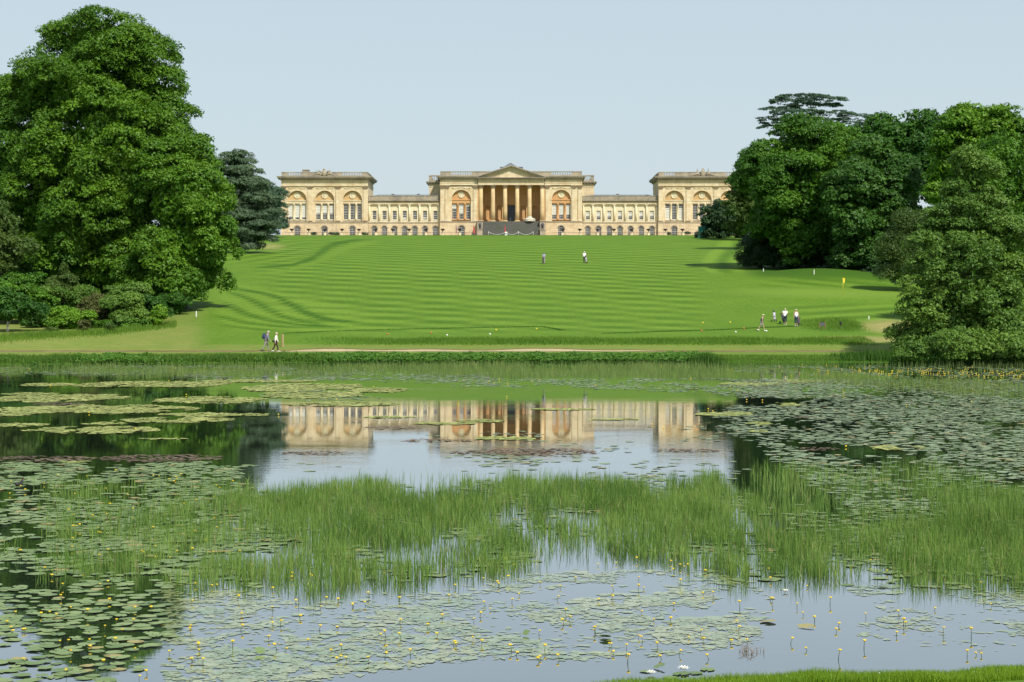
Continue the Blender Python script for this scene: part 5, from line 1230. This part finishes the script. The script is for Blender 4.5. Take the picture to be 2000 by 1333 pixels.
# algae mats and debris
def mats(spec, size, n_per, seed, mat, name, lab, cat):
    rg = np.random.default_rng(seed); xs_, ys_ = [], []
    for cx, cy, rx, ry in spec:
        x0, _ = WP(cx - rx, cy); x1, _ = WP(cx + rx, cy); _, y1 = WP(cx, cy - ry); _, y0 = WP(cx, cy + ry)
        n = int(abs(x1 - x0) * (y1 - y0) * n_per); u = rg.uniform(-1, 1, n); v = rg.uniform(-1, 1, n)
        X_ = (x0 + x1) / 2 + u * (x1 - x0) / 2; Y_ = (y0 + y1) / 2 + v * (y1 - y0) / 2
        e = u ** 2 + v ** 2 + (fbm(X_ * .7, Y_ * .35, seed + 3) - .5) * 1.5; k = (e < .85) & (vnoise(X_ * 1.3, Y_ * .5, seed + 5) > .18); xs_.append(X_[k]); ys_.append(Y_[k])
    x = np.concatenate(xs_); y = np.concatenate(ys_); n = len(x); print(name, n)
    tt = np.clip(fbm(x * .8, y * .3, seed + 9) * .9 + rg.normal(0, .12, n), 0, .8)
    me, c = pads_mesh(name, x, y, rg.uniform(.004, .03, n), rg.uniform(.6, 1.3, n) * size, rg.uniform(.5, 1, n), seed + 1, 6, tt, .2, .03)
    link(name, me, M[mat], None, c, label=lab, cat=cat, kind='stuff')
mats([(300, 751, 165, 6), (590, 757, 130, 8), (120, 779, 130, 9), (413, 782, 110, 7), (610, 772, 100, 7), (170, 800, 200, 9), (40, 806, 60, 8), (420, 811, 135, 4), (338, 821, 120, 6), (206, 828, 42, 2.5), (40, 831, 60, 3.5), (182, 841, 150, 7), (313, 858, 60, 2), (143, 902, 30, 3), (745, 762, 60, 5), (60, 770, 60, 3), (660, 790, 120, 5), (330, 800, 60, 4), (100, 752, 60, 3), (500, 745, 140, 3),
      (938, 823, 45, 3), (997, 857, 75, 4), (1425, 810, 65, 5), (1530, 791, 38, 3.5), (1466, 750, 64, 4), (1765, 876, 62, 4.5), (1480, 828, 30, 3.5), (1485, 843, 24, 2.5), (1560, 745, 60, 3), (1100, 800, 60, 2), (870, 828, 60, 2), (1200, 820, 60, 2), (760, 815, 50, 2)], .17, 42, 201, 'algae', 'algae_mats', 'yellow green floating algae mats in long rafts on the lake', 'algae')
mats([(90, 898, 110, 7), (320, 896, 140, 7), (110, 790, 60, 2.5), (855, 861, 75, 3.5), (770, 836, 65, 3.5), (1600, 878, 50, 3), (1040, 884, 130, 8), (980, 884, 100, 6), (1560, 815, 50, 3), (1350, 880, 90, 4), (620, 885, 70, 4)], .10, 34, 221, 'debris', 'brown_debris', 'brown floating plant debris in dull rafts on the lake', 'debris')
# yellow flowers
def make_flower(h, seed):
    rr = random.Random(seed); root = empty('yellow_water_lily', (0, 0, 0)); dx, dy = rr.uniform(-.04, .04), rr.uniform(-.04, .04)
    MB().tube([(0, 0, -.02), (dx * .3, dy * .3, h * .5), (dx, dy, h)], [.009, .008, .007], 5).build('stalk', M['stalk'], root)
    m = MB(); m.lathe(dx, dy, [(.006, h - .004), (.022, h + .004), (.033, h + .022), (.030, h + .034), (.018, h + .030)], 8)
    for i in range(5):
        a = 2 * PI * i / 5 + seed; m.ball((dx + .028 * math.cos(a), dy + .028 * math.sin(a), h + .028), (.014, .014, .018), 5, 4)
    m.build('bloom', M['petal'], root); return root
protos = [make_flower(h, i) for i, h in enumerate((.07, .10, .13, .16, .20))]
zones = [('yellow water lily on a thin dark stalk over the pale drowned pads of the foreground', 'yellow water lilies over the foreground water', 104, lambda r: (r.uniform(345, 1480), r.uniform(1150, 1300))),
         ('yellow water lily among the crowded green pads at the bottom left', 'yellow water lilies among the bottom left pads', 38, lambda r: (r.uniform(10, 340), r.uniform(1110, 1330))),
         ('yellow water lily in the sparse reeds on the left', 'yellow water lilies in the left reeds', 60, lambda r: (r.uniform(5, 470), r.uniform(925, 1100))),
         ('yellow water lily standing along the front edge of the reed bed', 'yellow water lilies along the reed edge', 42, lambda r: (r.uniform(380, 1980), r.uniform(1095, 1150))),
         ('yellow water lily on a tall stalk over open water at the lower right', 'yellow water lilies over the lower right water', 24, lambda r: (r.uniform(1490, 1990), r.uniform(1160, 1290)))]
rr = random.Random(77); first = True
used = set()
for lab, grp, cnt, fn in zones:
    for i in range(cnt):
        p, q = fn(rr); wx, wy = WP(p, q)
        if wy < 24.6 and wx > .5: continue
        k = rr.randrange(5) if grp.endswith('right water') else rr.choice([0, 0, 1, 1, 2, 3])
        o = protos[k] if k not in used else copy_tree(protos[k]); used.add(k)
        s_ = rr.uniform(.42, .66) * (1.15 if 'left reeds' in grp else 1); o.location = (wx, wy, 0); o.rotation_euler = (0, 0, rr.uniform(0, 6.28)); o.scale = (s_, s_, s_); props(o, lab, 'water lily', grp)
# far yellow flowers as stuff
n = 300; pf = rng.uniform(1400, 2020, n); qf = 727 + (pf - 1700) * .018 + rng.normal(0, 5.0, n); kk = (rng.random(n) < sstep(1450, 1800, pf)) & (qf > 713); pf, qf = pf[kk], qf[kk]
yf = CAMH * F / (qf - HOR); xf = (pf - 1000) * yf / F
x3 = rng.uniform(-35, 30, 500); y3 = rng.uniform(62, 140, 500); kk = rng.random(500) < .12; xf = np.concatenate([xf, x3[kk]]); yf = np.concatenate([yf, y3[kk]])
m = MB()
for u, v in zip(xf, yf): m.ball((u, v, .05), (.036, .036, .03), 5, 3)
m.build('far_yellow_flowers', M['petal'], None, label='yellow lily flowers dotted over the far water, thickest below the alder', cat='flowers', kind='stuff')
# white water lilies and their pads at the near bank
def wlily(p, q, s, lab):
    wx, wy = WP(p, q); root = empty('white_water_lily', (wx, wy, .01), label=lab, cat='water lily')
    m = MB()
    for ring, (nn, rad, up) in enumerate(((9, .075, .25), (8, .055, .6), (6, .035, 1.0))):
        for i in range(nn):
            a = 2 * PI * (i + .5 * ring) / nn; c_, s2 = math.cos(a), math.sin(a); L = rad * s; w = .018 * s
            m.add([(.01 * c_, .01 * s2, .01), (L * .6 * c_ - w * s2, L * .6 * s2 + w * c_, .015 + up * L * .5), (L * c_, L * s2, .02 + up * L), (L * .6 * c_ + w * s2, L * .6 * s2 - w * c_, .015 + up * L * .5)], [(0, 1, 2, 3)])
    m.build('petals', M['wpetal'], root); MB().ball((0, 0, .03), .015 * s, 6, 4).build('flower_centre', M['petal'], root)
wlily(1335, 1311, 1.2, 'open white water lily nearest the grass bank, right of its twin'); wlily(1272, 1319, 1.0, 'small white water lily at the left of the bankside pads'); wlily(1534, 1158, .9, 'lone white water lily on the open water right of centre')
rr = random.Random(5)
def near_pad(p, q, s, tilt, lab, mi=2):
    wx, wy = WP(p, q); o = bpy.data.objects.new('lily_pad', PM[mi]); C.objects.link(o); o.location = (wx, wy, .01 + s * abs(math.sin(tilt)) * .9); o.scale = (s, s, s); o.rotation_euler = (tilt, .1 * tilt, rr.uniform(0, 6)); props(o, lab, 'lily pad')
near_pad(1358, 1316, .11, 0, 'olive lily pad just right of the bankside white lily', 0)
near_pad(1330, 1318, .13, .05, 'dark lily pad under the bankside white lily', 0)
near_pad(1288, 1306, .10, .3, 'curled lily pad left of the bankside white lily', 1)
near_pad(1262, 1313, .09, 0, 'small olive lily pad left of the small white lily', 3)
near_pad(1382, 1309, .12, 0, 'flat reddish lily pad at the right of the bankside group', 7)
near_pad(1310, 1325, .12, 0, 'lily pad half under the grass bank', 1)
near_pad(508, 1278, .075, .7, 'upturned bright green lily pad in the left foreground', 0)
near_pad(1182, 1248, .09, .4, 'tilted dark green lily pad right of the centre foreground', 1)
near_pad(1028, 1242, .06, .8, 'small upturned lily pad in the centre foreground', 1)
near_pad(1500, 1216, .14, .1, 'brownish curled lily pad on the open lower right water', 9)
near_pad(1575, 1226, .14, .12, 'brown lily pad floating alone right of the brownish curled one', 9)
near_pad(1442, 1135, .13, .1, 'dark lily pad at the front of the reeds right of centre', 0)
# dead stems
wx, wy = WP(1468, 1276); dsr = empty('dead_stems', (wx, wy, 0), label='tangle of brown dead stems standing in the open water at the lower right', cat='dead stems')
for i in range(26):
    a = rr.uniform(-.16, .17); b_ = rr.uniform(-.15, .15); L = rr.uniform(.03, .13); MB().tube([(a, b_, -.02), (a + rr.uniform(-.03, .03), b_, L * .6), (a + rr.uniform(-.07, .07), b_ + rr.uniform(-.05, .05), L)], [.004, .003, .002], 4).build('stem', M['twig'], dsr)
m = MB()
for i in range(9):
    dx = rr.uniform(1, 8); m.ball((dx, shore_near(dx) - rr.uniform(.15, .9), float(height(dx, shore_near(dx) - .5)) + .09), (.012, .012, .007), 6, 3)
m.build('daisies', M['wpetal'], None, label='tiny white daisies dotted in the near bank grass', cat='daisies', kind='stuff')

# ------------------------------------------------------------------ golf furniture
def flag():
    x, y, z = GP(1646.5, 576); r = empty('golf_flag', (x, y, z), label='yellow flag on a pole standing on the putting green', cat='golf flag'); h = (576 - 543) * y / F
    MB().tube([(0, 0, -.1), (0, 0, h)], .025, 6).build('pole', M['yellow'], r)
    vs = []; n = 5
    for i in range(n + 1):
        t = i / n; w = .24 * (1 - .25 * t); vs += [(.02, .0, h - .02 - .62 * t), (.02 + w, .03 * math.sin(t * 5), h - .02 - .62 * t), (.02 + w, .03 * math.sin(t * 5) + .015, h - .02 - .62 * t), (.02, .015, h - .02 - .62 * t)]
    fs = [(i * 4 + k, i * 4 + (k + 1) % 4, (i + 1) * 4 + (k + 1) % 4, (i + 1) * 4 + k) for i in range(n) for k in range(4)] + [(0, 1, 2, 3), (n * 4, n * 4 + 3, n * 4 + 2, n * 4 + 1)]
    MB().add(vs, fs).build('flag_cloth', M['yellow'], r)
flag()
def marker(p, q, mat, lab, cname):
    x, y, z = GP(p, q); m = MB(); r_ = .09
    m.ball((0, 0, r_ * .9), r_, 10, 7); m.lathe(0, 0, [(.02, -.06), (.02, .03)], 6); m.build('tee_marker', M[mat], None, (x, y, z), label=lab, cat='tee marker', group='tee markers')
for p, q, mt, lab in ((757, 654.5, 'orange', 'orange tee marker, leftmost of all the markers'), (842, 652, 'orange', 'orange tee marker, second from the left'), (873, 656.5, 'whitepost', 'white tee marker just right of the second orange one'), (957, 654.5, 'whitepost', 'white tee marker below the left yellow one'),
                      (969, 646.5, 'yellow', 'yellow tee marker left of centre, above a white one'), (1048, 644.5, 'yellow', 'yellow tee marker standing alone in the middle of the lawn foot'), (1373, 632.5, 'yellow', 'yellow tee marker above the orange one right of centre'), (1426, 631.5, 'yellow', 'yellow tee marker nearest the golfer in grey shorts'),
                      (1370, 648, 'orange', 'orange tee marker directly below a yellow one'), (1453, 643.5, 'orange', 'orange tee marker left of the stooping golfer'), (1437, 650.5, 'whitepost', 'white tee marker nearest the path, left of the stooping golfer'), (1497, 648.5, 'whitepost', 'white tee marker at the feet of the golfer in grey shorts')):
    marker(p, q, mt, lab, mt)
def post(p, top, bot, w, mat, name, lab):
    x, y, z = GP(p, bot); h = (bot - top) * y / F
    m = MB(); m.box(-w, w, -w, w, -.2, h - .04); m.frust(0, 0, h - .04, h, w, w, w * .6, w * .6); m.build(name, M[mat], None, (x, y, z), label=lab, cat='post')
post(383.5, 608, 619, .05, 'whitepost', 'marker_post', 'white marker post on the mown slope right of the left thicket')
post(393.5, 582, 592, .035, 'whitepost', 'marker_post', 'thin pale post in the shade under the leaning left tree')
post(1491, 525, 531, .05, 'whitepost', 'marker_post', 'short white post in front of the black green yew')
post(1590, 527, 536, .05, 'whitepost', 'marker_post', 'white post in the shade of the right wood')
post(1697, 618, 624, .05, 'whitepost', 'marker_post', 'small white post above the dry grass patch')
x, y, z = GP(552, 664, 164); r = empty('wooden_post', (x, y, z), label='square brown wooden post beside the path right of the two walkers', cat='post')
MB().box(-.09, -.01, -.09, .09, -.2, 1.05).build('shaded_side', M['wood'], r); MB().box(-.008, .09, -.09, .09, -.2, 1.06).build('lit_side', M['litwood'], r)  # sunlit and shaded halves of one post put into two wood colours
x, y, z = GP(1606, 643); r = empty('tee_sign', (x, y, z), label='dark panel held between two brown posts beside the tee', cat='sign')
for s_ in (-1, 1): MB().box(s_ * .27 - .04, s_ * .27 + .04, -.04, .04, -.15, .68).build('leg', M['wood'], r)
MB().box(-.225, .225, -.03, .03, .3, .62).build('panel', M['lead'], r); MB().box(-.225, .225, -.025, .025, .05, .11).build('rail', M['wood'], r); MB().tube([(-.2, -.045, .62), (0, -.045, .74), (.2, -.045, .62)], .025, 6).build('top_rail', M['iron'], r)
x, y, z = GP(1642, 648); r = empty('ball_washer', (x, y, z), label='black ball washer on a thin post right of the framed panel', cat='ball washer')
MB().tube([(0, 0, -.1), (0, 0, .6)], .02, 6).build('post', M['iron'], r); MB().frust(0, 0, .58, .86, .07, .07, .12, .12).box(-.13, .13, -.13, .13, .86, .93).build('washer_head', M['iron'], r); MB().tube([(0, 0, .93), (0, 0, 1.0)], .015, 6).build('plunger', M['iron'], r)

# ------------------------------------------------------------------ people
def mat1(n, c): 
    if n not in M: M[n] = plain(n, c, .75, .08, 8)
    return M[n]
SK = mat1('skin_tone', (.50, .30, .22))
def hand_mb(p, d, s):
    """palm, four fingers and thumb, hanging from wrist p along d"""
    p = Vector(p); d = Vector(d).normalized(); side = Vector((0, 1, 0)) if abs(d.y) < .8 else Vector((1, 0, 0)); fw = d.cross(side).normalized(); side = fw.cross(d).normalized(); m = MB()
    c = p + d * .045; m.tube([p, c, p + d * .085], [.022, .036, .034], 8)
    for i in range(4):
        b = p + d * .08 + fw * (-.026 + .0175 * i); L = (.055, .068, .072, .06)[i]; m.tube([b, b + d * L * .5 + side * s * .006, b + d * L + side * s * .026], [.0095, .009, .007], 6)
    b = p + d * .03 + fw * .03; m.tube([b, b + d * .03 + fw * .02, b + d * .058 + fw * .022 + side * s * .012], [.0115, .010, .008], 6)
    return m
def person(px, py, H, head, label, cols, walk=0., arms=(.1, .1, .3, .3), lean=0., sleeve='short', legs='long', hair=(.45, .40, .33), hat=None, D=None, group=None, shoe=(.75, .72, .66), width=1.0, stoop=0.):
    x, y, z = GP(px, py, D); r = empty('person', (x, y, z), rz=head, label=label, cat='person', group=group); k = H / 1.75
    def fwd(a, L): return Vector((math.sin(a) * L, 0, -math.cos(a) * L))
    pel = Vector((0, 0, .95)); up = Vector((math.sin(lean), 0, math.cos(lean)))
    waist = pel + up * .16; chest = pel + up * .40; neck = pel + up * .56; hd = neck + Vector((math.sin(lean + stoop), 0, math.cos(lean + stoop))) * .13; ht = hd + Vector((math.sin(lean + stoop) * .6, 0, 1)) * .07
    V = [pel, waist, chest, neck, hd, ht]; E = [(0, 1), (1, 2), (2, 3), (3, 4), (4, 5)]; Rd = [(.15 * width, .11), (.135 * width, .10), (.165 * width, .115), .055, .095, .07]
    Rd = [r_ if not isinstance(r_, tuple) else (r_[1] * 1.05 * width, r_[0]) for r_ in Rd]
    J = {}
    for i, s in enumerate((1, -1)):
        sh = chest + up * .08 + Vector((0, s * .18 * width, 0)); a = arms[i]; e = sh + fwd(a + lean * .3, .29) + Vector((0, s * .05, 0)); w = e + fwd(a + arms[2 + i], .25)
        hp = pel + Vector((0, s * .10, -.03)); ta = walk * s; kn = hp + fwd(ta + .06, .43); an = kn + fwd(ta * (1.0 if ta > 0 else 1.5) - .12, .42); toe = an + Vector((.15, 0, -.03 if ta >= 0 else -.06))
        if an.z < .07: an.z = .07
        toe.z = max(.025, an.z - .05)
        b = len(V); V += [sh, e, w, hp, kn, an, toe]; E += [(2, b), (b, b + 1), (b + 1, b + 2), (0, b + 3), (b + 3, b + 4), (b + 4, b + 5), (b + 5, b + 6)]; Rd += [.062, .045, .03, .088, .06, .042, .035]; J[s] = (sh, e, w, hp, kn, an, toe)
    mn = min(J[1][5].z, J[-1][5].z) - .07
    off = Vector((0, 0, -mn)); sc_ = lambda v: tuple((v + off) * k)
    skin_obj('body', [sc_(v) for v in V], E, [tuple(q * k for q in r_) if isinstance(r_, tuple) else r_ * k for r_ in Rd], SK, r)
    # clothing
    TV = [pel + Vector((0, 0, .01)), waist, chest, neck - up * .015]; TE = [(0, 1), (1, 2), (2, 3)]; TR = [(.145 * width, .175 * width), (.140 * width, .165 * width), (.155 * width, .20 * width), .095]
    for s in (1, -1):
        sh, e, w = J[s][:3]; b = len(TV)
        if sleeve == 'long': TV += [sh, e, w]; TE += [(2, b), (b, b + 1), (b + 1, b + 2)]; TR += [.078, .060, .045]
        elif sleeve == 'short': TV += [sh, sh.lerp(e, .7)]; TE += [(2, b), (b, b + 1)]; TR += [.078, .066]
        else: TV += [sh.lerp(chest, .12)]; TE += [(2, b)]; TR += [.098]
    skin_obj('shirt', [sc_(v) for v in TV], TE, [tuple(q * k for q in r_) if isinstance(r_, tuple) else r_ * k for r_ in TR], mat1('cloth_%d' % (len(M)), cols[0]), r, root=1)
    LV = [pel]; LE = []; LR = [(.135 * width, .168 * width)]
    for s in (1, -1):
        hp, kn, an = J[s][3:6]; b = len(LV)
        if legs == 'long': LV += [hp, kn, an + Vector((0, 0, .02))]; LE += [(0, b), (b, b + 1), (b + 1, b + 2)]; LR += [.105, .078, .065]
        elif legs == 'crop': LV += [hp, kn, kn.lerp(an, .45)]; LE += [(0, b), (b, b + 1), (b + 1, b + 2)]; LR += [.108, .085, .075]
        else: LV += [hp, hp.lerp(kn, .88)]; LE += [(0, b), (b, b + 1)]; LR += [.115, .105]
    skin_obj('shorts' if legs == 'short' else 'trousers', [sc_(v) for v in LV], LE, [tuple(q * k for q in r_) if isinstance(r_, tuple) else r_ * k for r_ in LR], mat1('cloth_%d' % (len(M)), cols[1]), r)
    sm_ = mat1('shoe_%d' % int(shoe[0] * 100), shoe)
    for s in (1, -1):
        an, toe = J[s][5:7]; a = (an + off) * k; t_ = (toe + off) * k
        m = MB(); m.tube([a + Vector((-.07, 0, -.03)) * k, a + Vector((-.01, 0, -.02)) * k, t_ + Vector((-.02, 0, .012)) * k, t_ + Vector((.05, 0, .005)) * k], [.04 * k, .052 * k, .045 * k, .025 * k], 8); m.build('shoe', sm_, r)
        hand_mb((J[s][2] + off) * k, (J[s][2] - J[s][1]), s).build('hand', SK, r)
    hc = (hd + off) * k; fd = Vector((math.cos(stoop * .6), 0, -math.sin(stoop * .6)))
    f = MB(); f.tube([hc + fd * .085 * k + Vector((0, 0, .03)), hc + fd * .122 * k + Vector((0, 0, -.012)), hc + fd * .085 * k + Vector((0, 0, -.02))], [.008, .014, .008], 6)
    for s in (1, -1): f.ball(tuple(hc + Vector((0, s * .095 * k, 0))), (.02, .012, .032), 6, 4)
    f.build('face', SK, r)
    ey = MB(); 
    for s in (1, -1): ey.ball(tuple(hc + fd * .092 * k + Vector((0, s * .034 * k, .022))), .010, 6, 4)
    ey.build('eyes', M['iron'], r)
    MB().box(hc.x + .084 * k, hc.x + .098 * k, -.024, .024, hc.z - .052, hc.z - .044).build('mouth', M['beak'], r)
    h_ = MB(); h_.ball(tuple(hc + Vector((-.018, 0, .035)) * k), (.108 * k, .106 * k, .095 * k), 12, 8)
    if hat: 
        h_.build('hat_crown', mat1('hat_%d' % int(hat[0] * 100), hat), r); MB().lathe(hc.x + .03 * k, 0, [(.10 * k, hc.z + .045 * k), (.145 * k, hc.z + .035 * k), (.145 * k, hc.z + .045 * k), (.10 * k, hc.z + .065 * k)], 14).build('hat_brim', M['hat_%d' % int(hat[0] * 100)], r)
    else: h_.build('hair', mat1('hair_%d' % int(hair[0] * 100), hair), r)
    return r, J, off, k
# walkers on the path, both heading right
p1, J, off, k = person(519.5, 685, 1.80, 0, 'grey haired walker with a dark blue backpack leaning forward on the path', [(.22, .21, .30), (.27, .26, .23)], walk=.30, arms=(-.5, .2, .6, .5), lean=.26, sleeve='long', hair=(.48, .45, .38), D=158.6, shoe=(.04, .035, .03), width=1.08, stoop=.25)
b = MB(); b.ball((-.16, 0, 1.30), (.15, .17, .27), 12, 8); b.ball((-.27, 0, 1.22), (.08, .13, .15), 10, 6); b.build('backpack', mat1('pack_cloth', (.035, .05, .11)), p1)
b = MB()
for s in (1, -1): b.tube([(-.10, s * .1, 1.47), (.07, s * .13, 1.52), (.13, s * .14, 1.36), (-.02, s * .16, 1.16)], .02, 6)
b.build('backpack_strap', M['pack_cloth'], p1)
p2, J, off, k = person(538.5, 685, 1.64, 0, 'walker in a white jacket and dark brown trousers, ahead on the path', [(.80, .78, .70), (.055, .03, .02)], walk=.28, arms=(.15, -.2, .25, .1), lean=.10, sleeve='long', hair=(.55, .48, .35), D=158.4, shoe=(.68, .66, .60), width=1.05, stoop=.2)
MB().ball((-.20, .12, .88), (.12, .07, .10), 10, 6).tube([(-.2, .12, .95), (0, .1, 1.4), (.1, -.1, 1.3)], .012, 5).build('waist_bag', mat1('bag_black', (.02, .025, .02)), p2)
# golfers on the tee
person(1487.5, 647, 1.66, R(-8), 'blond golfer in a navy top and grey shorts stepping forward on the tee', [(.07, .07, .12), (.42, .39, .40)], walk=.38, arms=(-.55, -.2, .2, .3), lean=.22, sleeve='none', legs='short', hair=(.62, .50, .22), hat=(.70, .62, .35), shoe=(.8, .8, .78), stoop=.15)
person(1533.5, 634.5, 1.62, R(-95), 'golfer in a loose white shirt and navy cropped trousers with a trolley behind', [(.82, .80, .80), (.025, .03, .07)], walk=.10, arms=(.5, .5, .9, .9), sleeve='short', legs='crop', hair=(.60, .50, .30), shoe=(.7, .68, .62), width=1.12)
person(1555, 638, 1.70, R(-80), 'golfer in a white sleeveless top and dark cropped trousers, rightmost on the tee', [(.82, .82, .82), (.03, .04, .09)], walk=.04, arms=(.05, .12, .15, .1), sleeve='none', legs='crop', hair=(.62, .52, .40), shoe=(.75, .72, .70), width=1.05)
person(1062.5, 515, 1.72, R(-95), 'golfer in a blue and white shirt pushing a dark trolley up on the lawn', [(.30, .34, .52), (.40, .36, .36)], walk=.2, arms=(.6, .6, .5, .5), sleeve='short', legs='long', hair=(.2, .2, .3), hat=(.10, .13, .30))
person(1141.5, 513, 1.75, R(-90), 'golfer in a white cap and white shirt with black trousers up on the lawn', [(.85, .85, .85), (.02, .025, .03)], walk=.08, arms=(.1, .25, .15, .4), sleeve='short', legs='long', hat=(.85, .85, .80), width=1.1, shoe=(.05, .05, .05))
def trolley(px, py, bagc, lab, rz=0, s=1.0):
    x, y, z = GP(px, py); r = empty('golf_trolley', (x, y, z), rz=rz, label=lab, cat='golf trolley', group='golf trolleys'); r.scale = (s, s, s); dk = M['iron']
    for sx in (-1, 1):
        w = MB(); w.ring(0, 0, .10, .145, -.02, .02, 14, 0, 2 * PI); 
        for q in range(4):
            a = q * PI / 4; w.tube([(-.12 * math.cos(a), 0, -.12 * math.sin(a)), (.12 * math.cos(a), 0, .12 * math.sin(a))], .008, 4)
        o = w.build('wheel', dk, r, (sx * .27, .12, .145)); o.rotation_euler = (0, 0, R(90))
    MB().tube([(-.27, .12, .145), (.27, .12, .145)], .018, 6).tube([(0, .12, .145), (0, -.25, .13)], .018, 6).build('axle', dk, r)
    o = MB().ring(0, 0, .06, .10, -.02, .02, 12, 0, 2 * PI).build('front_wheel', dk, r, (0, -.3, .10)); o.rotation_euler = (0, 0, R(90))
    MB().tube([(0, -.22, .14), (0, .14, .75), (0, .42, 1.05)], .02, 6).tube([(-.12, .42, 1.05), (.12, .42, 1.05)], .022, 6).build('handle', dk, r)
    MB().tube([(0, -.22, .22), (0, -.14, .35), (0, .02, .72), (0, .10, .92)], [.10, .135, .125, .14], 12).build('bag', mat1('bag_%d%d' % (int(bagc[0] * 100), int(bagc[2] * 100)), bagc), r)
    MB().ball((0, -.17, .48), (.09, .07, .15), 8, 6).build('bag_pocket', M['lead'], r)
    c = MB(); rr = random.Random(px)
    for i in range(7):
        a = rr.uniform(0, 6.28); u, v = .07 * math.cos(a), .07 * math.sin(a); c.tube([(u, .10 + v, .88), (u * 1.3, .17 + v, 1.04 + rr.uniform(0, .12))], .008, 4); c.ball((u * 1.3, .18 + v, 1.08 + rr.uniform(0, .1)), (.035, .05, .028), 6, 4)
    c.build('clubs', dk, r)
trolley(1512, 629, (.50, .46, .54), 'pale lilac golf bag on a black trolley left of the two standing golfers', 0)
trolley(1529, 633, (.05, .05, .07), 'dark golf bag on a trolley behind the loose shirted golfer', .5)
trolley(1561, 636.5, (.10, .05, .06), 'low dark golf bag on a trolley behind the rightmost golfer', -.4, .75)
trolley(1061, 516, (.05, .03, .05), 'dark golf bag on a trolley pushed up on the lawn', 0)
trolley(1144.5, 515, (.40, .36, .38), 'red and grey golf bag on a trolley beside the white capped golfer', .3)
# moorhens
def bird(p, q, rz, lab):
    wx, wy = WP(p, q); r = empty('moorhen', (wx, wy, 0), rz=rz, label=lab, cat='waterbird')
    skin_obj('bird_body', [(-.17, 0, .10), (-.08, 0, .06), (.04, 0, .06), (.10, 0, .11), (.13, 0, .17), (.16, 0, .18)], [(0, 1), (1, 2), (2, 3), (3, 4), (4, 5)], [.02, .065, .07, .035, .032, .02], M['bird'], r, root=1)
    MB().tube([(.165, 0, .178), (.205, 0, .168)], [.012, .004], 6).build('beak', M['beak'], r)
bird(440, 743, .3, 'small black waterbird on the far water left of centre'); bird(1507, 727, 2.8, 'small black waterbird in the far reeds right of centre'); bird(38, 951, 1.2, 'black waterbird among the lily pads at the left')
